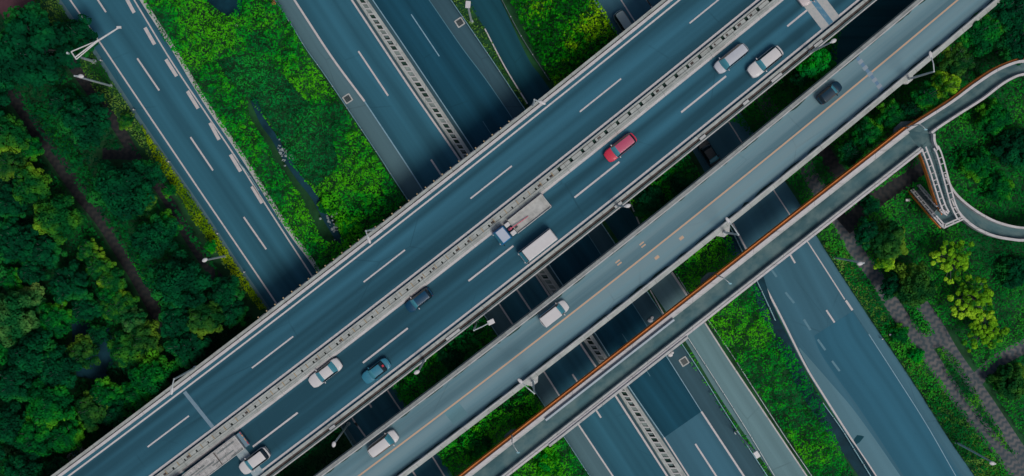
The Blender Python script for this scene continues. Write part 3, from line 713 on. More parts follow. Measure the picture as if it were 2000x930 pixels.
for (x, y) in ((1020,868),(1410,563),(1790,268),(1240,705),(1600,420),(1955,150),(1925,445),(2120,295),(1850,428)):
    z = ZF - 0.5 if (x, y) not in ((1925,445),(2120,295),(1850,428)) else 3.5
    if (x, y) == (2120,295): continue
    q = W(x, y, z); b = MB(); b.tube((q.x, q.y, 0), (q.x, q.y, z), 0.45, 0.45, 14); b.build('pier', 'conc', fb)
for (x, y) in ((1388,545),(1003,852),(1765,250)):
    b = MB(); z = ZF - 1.2
    pts = [(x - 20, y + 18), (x - 18, y), (x - 5, y - 12), (x + 14, y - 14), (x + 26, y - 14)]
    V = WP(pts, z); V += [v - Vector((0, 0, 0.5)) for v in V]; n_ = len(pts)
    b.add(V, [tuple(range(n_)), tuple(range(n_, 2 * n_))[::-1]] + [(i, i + n_, (i + 1) % n_ + n_, (i + 1) % n_) for i in range(n_)])
    b.build('pier_cap', 'conc_dark', fb)

# ---- ground median of the motorway, ladder of planting pits
def gP(pl, z): 
    A, t = resample([(q.x, q.y) for q in catmull([W(*p, 0) for p in pl], 6)], 400); return A
A0, A1 = gP(m0, 0), gP(m1, 0)
Lm = float(np.sum(np.hypot(*np.diff(A0, axis=0).T)))
def mp(t, s, z):
    i = t / Lm * 399; i0 = int(min(398, i)); f = i - i0
    a = A0[i0] * (1 - f) + A0[i0 + 1] * f; b = A1[i0] * (1 - f) + A1[i0 + 1] * f; c = a * (1 - s) + b * s
    return Vector((c[0], c[1], z))
mb = MB()
def mbox(t0, t1, s0, s1, z0, z1, k=0, st=3.0):
    n_ = max(1, int((t1 - t0) / st)); V = []; Fs = []
    for i in range(n_ + 1):
        t = t0 + (t1 - t0) * i / n_
        V += [mp(t, s0, z0), mp(t, s1, z0), mp(t, s1, z1), mp(t, s0, z1)]
        if i:
            x, y = 4 * (i - 1), 4 * i
            for j in range(4): j2 = (j + 1) % 4; Fs.append((x + j, y + j, y + j2, x + j2))
    Fs += [(0, 1, 2, 3), tuple(range(len(V) - 4, len(V)))[::-1]]; mb.add(V, Fs, k=k)
mbox(0, Lm, 0.06, 0.22, 0, 0.55, 0); mbox(0, Lm, 0.223, 0.30, 0, 0.58, 3); mbox(0, Lm, 0.66, 0.74, 0, 0.58, 3); mbox(0, Lm, 0.743, 0.97, 0, 0.55, 0); mbox(0, Lm, 0.0, 0.057, 0, 0.30, 1); mbox(0, Lm, 0.303, 0.657, 0, 0.12, 2)
t = 0
while t < Lm - 1.2:
    mbox(t, t + 0.22, 0.303, 0.657, 0.12, 0.56, 3, 9)
    r = random.random()
    if r < 0.35: mbox(t + 0.222, t + 0.86, 0.305, 0.655, 0.12, 0.36, 4, 9)
    elif r < 0.6: mbox(t + 0.222, t + 0.60, 0.34, 0.60, 0.12, 0.38, 1, 9)
    t += 0.862
gm = mb.build('median_barrier', ['conc', 'conc_dark', 'moss', 'conc_light', 'conc_mid'])
tag(gm, 'long grey concrete median with a ladder of square planting pits between the ground motorway lanes', 'median')

# ---- fences along the ground roads
def fence(pts, label, z=0.9, sp=3.4, mat='rail_blue', r=0.05, rails=2, post=0.05):
    P = catmull([W(*p, 0) for p in pts], 6); loc = P[len(P) // 2]; root = empty('roadside_fence', loc, label, 'fence', 'fences beside the ground roads')
    A = np.array([(p.x - loc.x, p.y - loc.y) for p in P]); d = np.r_[0, np.cumsum(np.hypot(*np.diff(A, axis=0).T))]
    for k in range(rails):
        b = MB(); zz = z - k * 0.4
        for i in range(1, len(P)):
            if np.hypot(*(A[i] - A[i - 1])) > 0.01: b.tube((*A[i - 1], zz), (*A[i], zz), r, n=6)
        b.build('rail', mat, root)
    b = MB(); b.tube((0, 0, 0), (0, 0, z + 0.12), post, n=6); b.ball((0, 0, z + 0.12), 0.09, n=6); po = None
    t = 0.0
    while t < d[-1]:
        x, y = np.interp(t, d, A[:, 0]), np.interp(t, d, A[:, 1])
        if po is None: po = b.build('post', 'pole', root); q = po
        else: q = po.copy(); COL.objects.link(q); q.parent = root
        q.location = (x, y, 0); t += sp
    return root
fence(f1[1:-1], 'thin pale blue rail fence between the bright green shrubs and the grey motorway shoulder', sp=3.6)
fence(f2[1:-1], 'thin pale rail fence between the right motorway shoulder and the narrow grass verge', sp=3.0)
fence([(1340,655),(1417,775),(1467,855),(1512,930),(1560,1005)], 'white guard rail on the service road side of the narrow verge, lower right', sp=2.4, mat='pole')
fence([(978,-3),(1012,62),(1040,108),(1073,158)], 'short dark fence at the foot of the round leaved shrub block', sp=3, mat='conc_dark')
fence([(1158,0),(1180,33),(1206,72),(1290,202)], 'pale fence between the round leaved shrubs and the road at the top', sp=3)
fence([(1320,535),(1350,583),(1382,625),(1430,695),(1463,747),(1530,850),(1583,928),(1640,1015)], 'long white rail fence between the pale service road and the green shrubs', sp=2.6, mat='pole')
fence([(668,832),(690,867),(740,945)], 'dim fence on the left of the road seen in the dark gap between the bridges', sp=2.5)
fence([(1385,375),(1430,455),(1452,500),(1478,552),(1512,625)], 'blue rail fence by the dark ditch between the side bridge and the footbridge', sp=2.6)
fence([(1604,785),(1640,835),(1668,880),(1700,932)], 'short pale rail beside the dark ditch left of the wide blue road, bottom', sp=2.6)
fence([(470,318),(490,343),(508,372)], 'short rail beside the left road at the foot of the bright shrubs', sp=2.4)

# ---- drains, markers
def drain(x, y, ang, label):
    p = W(x, y, 0.03); r = empty('drain_inlet', p, label, 'drain', 'drain inlets in the shoulders', ang)
    b = MB()
    for s in (-1, 1): b.box(-.55, .55, s * .5 - .08, s * .5 + .08, 0, .08); b.box(s * .5 - .08, s * .5 + .08, -.42, .42, 0, .078)
    b.build('frame', 'conc_light', r); b = MB(); b.box(-.42, .42, -.42, .42, 0, .02, 0)
    for i in range(5): b.box(-.42, .42, -.36 + i * .17, -.32 + i * .17, .02, .04, 1)
    b.build('grate', ['dark_trim', 'conc_dark'], r)
drain(679,193, math.radians(-57), 'square drain inlet in the grey left shoulder beside the bright shrubs')
drain(898,44, math.radians(-57), 'square drain inlet in the right shoulder near the box headed lamp at the top')
drain(1336,706, math.radians(-57), 'square drain inlet in the shoulder just below the footbridge')
mkpos = [(200,119,'by the sign gantry'),(264,215,'above the round yellow bush'),(332,316,'beside the yellow grass strip, upper'),(427,456,'beside the yellow grass strip, lower'),(479,531,'nearest the flyover on the left road edge'),(1720,661,'upper one on the right edge of the wide blue road'),(1833,808,'lower one on the right edge of the wide blue road')]
for x, y, t in mkpos:
    p = W(x, y, 0.02); b = MB(); b.tube((0, 0, 0), (0, 0, .7), .06, n=8); b.ball((0, 0, .75), .12, n=8); o = b.build('marker_post', 'white')
    o.location = p; tag(o, 'small white roadside marker post ' + t, 'marker post', 'white marker posts along the road edges')

# ================================================================== VEGETATION
def vnoise(x, y, s, seed=0):
    r = np.random.RandomState(seed); G = r.rand(64, 64)
    X = x / s + 1000; Y = y / s + 1000; i = np.floor(X).astype(int); j = np.floor(Y).astype(int); f = X - i; g = Y - j
    f = f * f * (3 - 2 * f); g = g * g * (3 - 2 * g); i %= 64; j %= 64; i2 = (i + 1) % 64; j2 = (j + 1) % 64
    return (G[i, j] * (1 - f) + G[i2, j] * f) * (1 - g) + (G[i, j2] * (1 - f) + G[i2, j2] * f) * g
def inpoly(x, y, P):
    ins = np.zeros(len(x), bool); n_ = len(P)
    for i in range(n_):
        x0, y0 = P[i]; x1, y1 = P[(i + 1) % n_]
        c = ((y0 > y) != (y1 > y)) & (x < (x1 - x0) * (y - y0) / ((y1 - y0) + 1e-9) + x0); ins ^= c
    return ins
def worley(x, y, s, seed=0):
    """0..1 domes on jittered cell centres"""
    r = np.random.RandomState(seed); JX, JY, JR = r.rand(64, 64), r.rand(64, 64), r.uniform(.62, 1.0, (64, 64))
    X, Y = x / s + 1000, y / s + 1000; i, j = np.floor(X).astype(int), np.floor(Y).astype(int); best = np.zeros(len(x))
    for a in (-1, 0, 1):
        for b in (-1, 0, 1):
            ci, cj = i + a, j + b; m, n = ci % 64, cj % 64
            d2 = (X - ci - JX[m, n]) ** 2 + (Y - cj - JY[m, n]) ** 2; rr_ = JR[m, n] * 0.95
            best = np.maximum(best, rr_ * np.sqrt(np.maximum(0, 1 - d2 / rr_ ** 2)))
    return best
def leafmesh(C, N, size, asp=0.55, tint=None, fold=0.25):
    """one kite-shaped leaf blade per row; returns flat vertex and face arrays"""
    n_ = len(C); r = RS
    t = np.cross(N, r.normal(size=(n_, 3))); t /= np.linalg.norm(t, axis=1)[:, None] + 1e-9
    b = np.cross(N, t); s = size[:, None]
    V = np.empty((n_, 4, 3)); V[:, 0] = C - t * s * .5; V[:, 1] = C + b * s * asp * .5 + N * s * fold * .3 + t * s * .05
    V[:, 2] = C + t * s * .5 - N * s * fold * .4; V[:, 3] = C - b * s * asp * .5 + N * s * fold * .3 + t * s * .05
    return V.reshape(-1, 3)
def leafobj(name, V, mat, tint, parent=None):
    n_ = len(V) // 4; me = bpy.data.meshes.new(name)
    me.vertices.add(len(V)); me.vertices.foreach_set('co', V.astype(np.float32).ravel())
    me.loops.add(4 * n_); me.loops.foreach_set('vertex_index', np.arange(4 * n_, dtype=np.int32))
    me.polygons.add(n_); me.polygons.foreach_set('loop_start', np.arange(0, 4 * n_, 4, dtype=np.int32))
    me.update(calc_edges=True)
    a = me.attributes.new('tint', 'FLOAT', 'FACE'); a.data.foreach_set('value', tint.astype(np.float32))
    me.materials.append(LF[mat]); return link(bpy.data.objects.new(name, me), parent)
def cover(name, polypx, mat, dens, size, amp, lump, label, zb=0.05, tilt=0.27, holes=(), seed=1, asp=0.55, fine=0.25, base=True, thin=0.0):
    P = [W(*p, 0) for p in polypx]; P = [(p.x, p.y) for p in P]
    xs = [p[0] for p in P]; ys = [p[1] for p in P]
    x0, x1, y0, y1 = max(min(xs), -84), min(max(xs), 84), max(min(ys), -46), min(max(ys), 42)
    n_ = int((x1 - x0) * (y1 - y0) * dens); x = RS.uniform(x0, x1, n_); y = RS.uniform(y0, y1, n_)
    k = inpoly(x, y, P)
    for h in holes:
        hp = [W(*p, 0) for p in h]; k &= ~inpoly(x, y, [(q.x, q.y) for q in hp])
    x, y = x[k], y[k]
    def hf(x, y):
        wx = x + (vnoise(x, y, 1.3, seed + 8) - .5) * 0.8; wy = y + (vnoise(x, y, 1.3, seed + 9) - .5) * 0.8
        return amp * (0.5 * vnoise(x, y, lump * 1.5, seed) + 0.6 * worley(wx, wy, lump * 1.15, seed + 4) + 0.75 * worley(wx, wy, lump * 0.5, seed + 1) + 0.25 * worley(wx, wy, lump * 0.28, seed + 2) + fine * 0.3 * vnoise(x, y, lump * 0.12, seed + 3))
    z = hf(x, y); e = 0.12
    gx = (hf(x + e, y) - z) / e; gy = (hf(x, y + e) - z) / e
    if thin: k = vnoise(x, y, lump * 0.6, seed + 5) > thin; x, y, z, gx, gy = x[k], y[k], z[k], gx[k], gy[k]
    N = np.c_[-gx, -gy, np.ones(len(x))] + RS.normal(scale=tilt, size=(len(x), 3)); N /= np.linalg.norm(N, axis=1)[:, None]
    C = np.c_[x, y, z + zb + RS.uniform(-.04, .10, len(x)) * (1 + amp * .3)]
    # tint varies at random from leaf to leaf
    tint = RS.rand(len(x))
    V = leafmesh(C, N, size * RS.uniform(.6, 1.3, len(x)), asp)
    o = leafobj(name, V, mat, tint); tag(o, label, name.replace('_', ' '), kind='stuff'); return o

pond = [(395,-40),(415,10),(432,24),(455,37),(467,32),(472,18),(480,-60)]
strm = [(488,190),(520,225),(545,262),(574,318),(600,350),(624,380),(644,418),(668,432),(672,470),(640,470),(618,425),(600,390),(570,345),(548,315),(530,280),(500,235)]
G1 = [(276,-20),(336,85),(400,185),(478,302),(562,437),(618,512),(640,560),(772,757),(890,935),(960,1040),(1228,1040),(1155,930),(1102,851),(1043,763),(797,392),(745,313),(680,215),(640,158),(604,105),(536,-20)]
reed = [(430,120),(500,110),(560,150),(610,205),(650,255),(668,320),(640,352),(622,366),(598,345),(574,314),(545,258),(520,222),(488,188),(450,150)]
cover('reed_grass', reed, 'reed', 40, 0.42, 1.3, 2.0, 'deep blue green tall grass on the right bank of the narrow stream', zb=0.3, asp=0.3, tilt=0.6, seed=3, holes=[strm])
cover('shrubbery', G1, 'bright', 44, 0.33, 2.0, 2.4, 'dense bright green shrubs and creepers filling the strip between the left road and the ground motorway', zb=0.25, holes=[pond, strm, reed])
bank = [(900,500),(1300,500)]
G2 = [(985,-20),(1035,80),(1075,160),(1375,618),(1430,700),(1490,785),(1590,935),(1640,1010),(1720,1010),(1665,925),(1640,890),(1600,800),(1560,735),(1508,650),(1480,575),(1448,500),(1375,345),(1300,220),(1200,70),(1150,-20)]
G2a = [(985,-20),(1012,40),(1040,100),(1075,160),(1160,290),(1310,250),(1290,200),(1200,70),(1150,-20)]
cover('shrubbery', G2a, 'round', 46, 0.34, 1.5, 1.1, 'block of round leaved glossy green shrubs with yellow tips beside the dark service road at the top', zb=0.9, asp=0.9, fine=0.6, seed=5)
G2b = [(1160,290),(1375,622),(1430,700),(1490,785),(1590,935),(1640,1010),(1710,1010),(1664,925),(1632,870),(1608,810),(1596,775),(1568,728),(1533,668),(1508,650),(1484,580),(1440,500),(1365,345),(1310,250)]
cover('shrubbery', G2b, 'bright', 34, 0.34, 1.5, 2.2, 'bright green shrub strip between the pale service road and the wide blue road', zb=0.2, seed=8)
cover('verge_grass', [(882,-20),(918,0),(950,60),(990,136),(1030,203),(1026,206),(1000,180),(960,115),(880,-4)], 'verge', 14, 0.28, 0.3, 1.2, 'patchy dry yellowish grass on the narrow verge between motorway shoulder and service road', thin=0.25)
cover('verge_grass', [(1330,655),(1400,767),(1467,867),(1512,932),(1560,1000),(1545,1010),(1498,935),(1415,810),(1325,676)], 'bright', 14, 0.28, 0.35, 1.0, 'patchy weeds on the narrow verge below the footbridge beside the pale service road', thin=0.42)
ygs = [(276,240),(325,309),(362,363),(400,419),(460,511),(523,603),(508,604),(446,522),(420,484),(396,452),(376,430),(362,398),(336,360),(300,305)]
# left verge
cover('verge_grass', [(60,-20),(115,0),(187,104),(233,174),(277,241),(325,311),(400,420),(460,512),(523,604),(500,600),(440,520),(380,430),(310,330),(250,250),(190,180),(130,80),(80,20)], 'verge', 26, 0.3, 0.5, 1.4, 'rough green verge grass along the left edge of the left road', seed=12, holes=[ygs])
cover('yellow_grass', ygs, 'yellow_grass', 60, 0.26, 0.3, 1.0, 'bright yellow green grass strip hugging the left road edge', seed=13)
woodL = [(-250,-200),(40,-40),(75,30),(150,120),(230,240),(310,340),(400,470),(450,560),(500,615),(640,760),(700,900),(760,1040),(-250,1040)]
pL1 = [(-60,40),(22,165),(52,200),(92,263),(125,310),(172,377),(217,433),(257,492),(288,540),(325,607),(345,650),(318,655),(287,610),(250,545),(223,498),(187,433),(142,377),(95,310),(62,263),(22,205),(-60,90)]
pL2 = [(140,110),(200,190),(243,253),(278,310),(335,383),(358,420),(378,458),(403,500),(432,537),(455,568),(435,570),(410,537),(385,500),(356,462),(336,423),(312,385),(285,345),(200,306),(200,292),(250,295),(222,253),(176,190),(140,143),(120,110)]
red = [(-60,-60),(60,-60),(66,0),(92,36),(78,42),(30,45),(13,45),(-20,-5)]
wpond = [(140,625),(215,640),(225,700),(205,745),(150,735),(142,680)]
cover('undergrowth', woodL, 'wood', 22, 0.42, 1.6, 3.0, 'dark green woodland undergrowth left of the left road', holes=[pL1, pL2, red, wpond], seed=21)
cover('lawn_grass', [(50,200),(95,215),(160,300),(230,420),(290,520),(330,600),(345,630),(318,600),(270,530),(215,430),(165,355),(130,310),(90,255)], 'grass', 26, 0.3, 0.4, 1.5, 'strip of brighter green grass along the right side of the striped dark path on the left', seed=22, zb=0.3)
# right side park
parkR = [(1527,340),(1567,405),(1600,468),(1697,619),(1747,692),(1800,772),(1850,852),(1903,930),(1960,1020),(2300,1020),(2300,-100),(1500,-100),(1200,240),(1440,240)]
pR = [[(1588,340),(1660,445),(1690,500),(1745,575),(1775,618),(1806,655),(1850,640),(1872,660),(1898,705),(1912,728),(1960,685),(2010,660),(2010,682),(1968,706),(1925,742),(1945,780),(1990,845),(2050,940),(2050,1010),(2030,1000),(1950,892),(1895,820),(1838,748),(1790,680),(1742,625),(1712,570),(1660,500),(1632,450),(1574,360)],
      [(1788,590),(1810,590),(1850,650),(1820,650)], [(1640,425),(1680,390),(1730,357),(1787,322),(1830,290),(1840,310),(1790,348),(1735,388),(1690,420),(1650,452)],
      [(1560,230),(1625,290),(1660,345),(1640,365),(1600,305),(1562,260)]]
cover('lawn_grass', parkR, 'grass', 26, 0.34, 0.7, 1.8, 'deep green tall park grass right of the wide blue road', holes=pR + [[(1636,70),(1760,-80),(1930,-80),(1740,110),(1660,160),(1628,130)]], seed=31, zb=0.04)
# green islands between the two paths
cover('hedge_plants', [(1825,680),(1840,676),(1870,705),(1890,740),(1925,800),(1950,835),(1965,870),(1985,885),(1965,880),(1925,845),(1890,795),(1850,740)], 'mid', 40, 0.3, 0.6, 0.9, 'leafy green plant strip between the two scalloped paver paths', seed=33, zb=0.1)
cover('hedge_plants', [(1770,605),(1790,605),(1812,640),(1815,655),(1795,655),(1775,630)], 'mid', 40, 0.3, 0.6, 0.9, 'small patch of leafy plants between the paver paths above their crossing', seed=34, zb=0.1)
cover('verge_grass', [(1600,470),(1640,480),(1690,560),(1750,650),(1810,730),(1870,800),(1930,880),(1980,950),(1990,1020),(1960,1020),(1903,931),(1850,853),(1800,773),(1747,693),(1697,620)], 'verge', 30, 0.3, 0.5, 1.3, 'rough yellowish verge grass along the right edge of the wide blue road', seed=35, zb=0.1)

def crown_mesh(seed, style):
    r = np.random.RandomState(seed); R = 1.0
    if style == 'airy': nc, leaves, ls, rc0, rc1, Hc = 52, 46, 0.08, 0.06, 0.13, 0.5
    elif style == 'puffy': nc, leaves, ls, rc0, rc1, Hc = 34, 120, 0.075, 0.17, 0.27, 0.85
    elif style == 'spiky': nc, leaves, ls, rc0, rc1, Hc = 60, 62, 0.10, 0.12, 0.2, 0.8
    else: nc, leaves, ls, rc0, rc1, Hc = 48, 104, 0.075, 0.13, 0.26, 0.8
    Cs = []; Ns = []; cl = []; T = []
    ph0 = r.rand() * 6
    for k in range(nc):
        th = 2.39996 * k + r.normal() * 0.25; q = math.sqrt((k + 0.5) / nc)
        env = 1 + 0.16 * math.sin(3 * th + ph0) + 0.10 * math.sin(5 * th + 2 * ph0)
        rad = q * (R - 0.12) * env * r.uniform(.86, 1.05); z = Hc * (1 - q ** 2.2) * r.uniform(.72, 1.08) + 0.1 * r.rand()
        c = np.array([rad * math.cos(th), rad * math.sin(th), z]); rc = r.uniform(rc0, rc1); cl.append(c)
        d = r.normal(size=(leaves, 3)); d[:, 2] = np.abs(d[:, 2]) * 1.1 - 0.35; d /= np.linalg.norm(d, axis=1)[:, None]
        rr_ = rc * r.uniform(.75, 1.12, (leaves, 1)); Cs.append(c + d * rr_ * np.array([1, 1, .8]))
        Ns.append(d + r.normal(scale=.28, size=d.shape) + np.array([0, 0, .35])); ck = r.rand() * 0.45; T.append(ck + r.rand(leaves) * 0.55)
    if style != 'airy':
        m = 500; d = r.normal(size=(m, 3)); d /= np.linalg.norm(d, axis=1)[:, None]; d *= r.rand(m, 1) ** .4 * .75
        d[:, 2] = np.abs(d[:, 2]) * Hc * .7; Cs.append(d); Ns.append(r.normal(size=(m, 3)) + [0, 0, 1]); T.append(r.rand(m) * .4)
    C = np.vstack(Cs); N = np.vstack(Ns); N /= np.linalg.norm(N, axis=1)[:, None]
    return leafmesh(C, N, ls * r.uniform(.7, 1.35, len(C)) * 1.5, 0.62), np.concatenate(T), cl
PROTO = {}
def proto(style, v, mat):
    key = (style, v, mat)
    if key not in PROTO:
        V, T, cl = crown_mesh(100 + v * 17 + len(style), style)
        o = leafobj('crown', V, mat, T); COL.objects.unlink(o); me = o.data; bpy.data.objects.remove(o)
        b = MB(); b.tube((0, 0, -1.1), (0, 0, 0.1), 0.075, 0.045, 8)
        for c in cl[::3 if style != 'airy' else 1]:
            m_ = (c[0] * .45, c[1] * .45, c[2] * .35); b.tube((0, 0, -0.05), m_, 0.028, 0.02, 5); b.tube(m_, tuple(c), 0.02, 0.008, 5)
        tm = bpy.data.meshes.new('trunk'); tm.from_pydata(b.V, [], b.F); tm.materials.append(M['bark']); PROTO[key] = (me, tm)
    return PROTO[key]
tcount = [0]
def tree(px, py, rpx, style, mat, label, hh=None, kind='tree', grp='trees in the wood on the left', nm='broadleaf_tree'):
    tcount[0] += 1; v = tcount[0] % 3; me, tm = proto(style, v, mat)
    R = rpx / 14.2; hc = (hh if hh else min(7.0, 1.6 + R * 1.1)); c = W(px, py, hc + R * 0.3)
    root = empty(nm, (c.x, c.y, 0), label, kind, grp, random.uniform(0, 6.28))
    s = R * 1.03; a = link(bpy.data.objects.new('crown', me), root); a.location = (0, 0, hc); a.scale = (s, s, s * random.uniform(.85, 1.1))
    t = link(bpy.data.objects.new('trunk', tm), root); t.location = (0, 0, hc); t.scale = (s, s, max(s, hc / 1.1))
    return root
NM = {'dark': 'dark green', 'mid': 'mid green', 'olive': 'olive green', 'lime': 'yellow green', 'pale': 'pale sage green', 'round': 'glossy green', 'bright': 'bright green'}
TL = [
 (62,92,80,'clump','dark','big dark green tree just below the red paving in the top left corner'),
 (150,70,38,'clump','dark','dark tree between the big corner tree and the sign gantry'),
 (10,130,48,'clump','dark','dark tree cut by the left edge beside the big corner tree'),
 (165,232,52,'clump','dark','round dark tree below the white lamp on the left'),
 (120,200,30,'clump','dark','small dark tree between the two big dark trees upper left'),
 (245,238,16,'puffy','lime','small round yellow green bush standing alone by the left road'),
 (238,372,58,'puffy','dark','large dark tree between the striped path and the thin inner path'),
 (290,340,30,'clump','dark','dark tree touching the upper right of the large middle path tree'),
 (300,465,44,'puffy','dark','dark tree right of the striped path at the middle'),
 (282,400,26,'clump','olive','small olive tinted tree on the flank of the large middle path tree'),
 (325,440,26,'puffy','mid','mid green small tree next to the thin inner path'),
 (352,552,56,'puffy','dark','big round dark tree at the lower end of the striped path'),
 (330,372,14,'puffy','mid','tiny mid green bush by the yellow grass strip'),
 (412,482,12,'puffy','bright','tiny bright green round bush above the leftmost lamp arm'),
 (440,570,34,'clump','dark','dark tree tucked beside the flyover under the left road verge'),
 (455,610,30,'spiky','dark','dark tree right against the flyover parapet'),
 (60,362,40,'clump','lime','upper bright yellow green tree by the striped path'),
 (112,425,46,'clump','lime','lower bright yellow green tree by the striped path'),
 (12,262,42,'clump','lime','yellow green tree on the left edge above the other two'),
 (15,320,34,'clump','olive','olive tree on the left edge beside the upper bright tree'),
 (60,290,24,'clump','mid','mid green tree above the upper bright yellow green tree'),
 (172,488,24,'spiky','lime','topmost yellow tree of the row along the striped path'),
 (192,518,28,'spiky','lime','second yellow tree of the row along the striped path'),
 (218,548,28,'clump','lime','third yellow green tree of the row along the striped path'),
 (212,575,24,'clump','mid','green tree on the left side of the yellow row'),
 (240,590,26,'puffy','lime','puffy yellow tree in the middle of the row along the striped path'),
 (222,605,26,'clump','lime','yellow green tree left of the puffy one in the row'),
 (262,628,30,'spiky','pale','pale sage tree near the end of the striped path'),
 (282,662,34,'puffy','olive','puffy olive green tree with rounded lobes below the pale one'),
 (245,680,36,'puffy','lime','puffy yellow green tree with rounded lobes left of the olive lobed one'),
 (295,735,44,'puffy','mid','large lobed tree near the flyover end of the row'),
 (270,772,32,'puffy','mid','lobed tree leaning over the flyover parapet'),
 (345,625,40,'spiky','dark','dark feathery tree with a few yellow tips between path end and flyover'),
 (398,620,42,'spiky','olive','feathery olive tree touching the flyover'),
 (365,680,40,'spiky','dark','dark feathery tree overhanging the flyover above the lamp with a hooked arm'),
 (18,620,52,'clump','pale','pale sage tree on the left edge at the middle'),
 (62,585,30,'clump','pale','smaller pale sage tree right of the one on the left edge'),
 (20,545,26,'spiky','mid','thin mid green tree on the left edge above the pale ones'),
 (110,622,36,'clump','mid','mid green tree between the pale trees and the woodland pond'),
 (62,690,48,'clump','dark','dark tree below the pale edge tree'),
 (30,745,46,'clump','dark','dark tree on the left edge in the lower wood'),
 (112,720,44,'clump','dark','dark tree left of the woodland pond'),
 (162,690,34,'clump','olive','olive tree hanging over the woodland pond'),
 (190,655,22,'clump','dark','small dark tree on the upper bank of the woodland pond'),
 (95,790,50,'clump','mid','mid green tree in the middle of the lower wood'),
 (180,800,38,'spiky','olive','feathery olive tree near the flyover in the lower wood'),
 (205,770,34,'spiky','mid','feathery mid green tree beside the olive one near the flyover'),
 (225,810,30,'clump','dark','dark tree nearest the flyover corner'),
 (70,850,46,'clump','mid','mid green tree low in the wood near the bottom edge'),
 (130,850,36,'clump','mid','mid green tree beside the vehicle hidden under the flyover'),
 (20,830,44,'clump','dark','dark tree at the left edge near the bottom'),
 (45,915,42,'clump','dark','dark tree in the bottom left corner'),
 (110,920,28,'clump','dark','dark tree at the bottom edge beside the flyover'),
 (30,470,44,'spiky','dark','feathery dark tree left of the yellow row'),
 (90,490,34,'spiky','dark','feathery dark tree above the dark clearing'),
 (135,555,40,'spiky','dark','feathery dark tree right of the dark clearing'),
 (60,530,28,'spiky','dark','feathery dark tree left of the dark clearing'),
 (20,400,34,'spiky','dark','feathery dark tree on the left edge below the bright ones'),
 (165,600,30,'spiky','dark','feathery dark tree just left of the green row tree'),
 (-35,200,50,'clump','dark', None),(-40,500,50,'clump','dark', None),(-50,700,55,'clump','mid', None),(-50,900,55,'clump','dark', None),
]
for t in TL: tree(*t[:4], 'limeleft' if t[4] == 'lime' else t[4], t[5] or 'dark tree standing outside the left edge of the view')
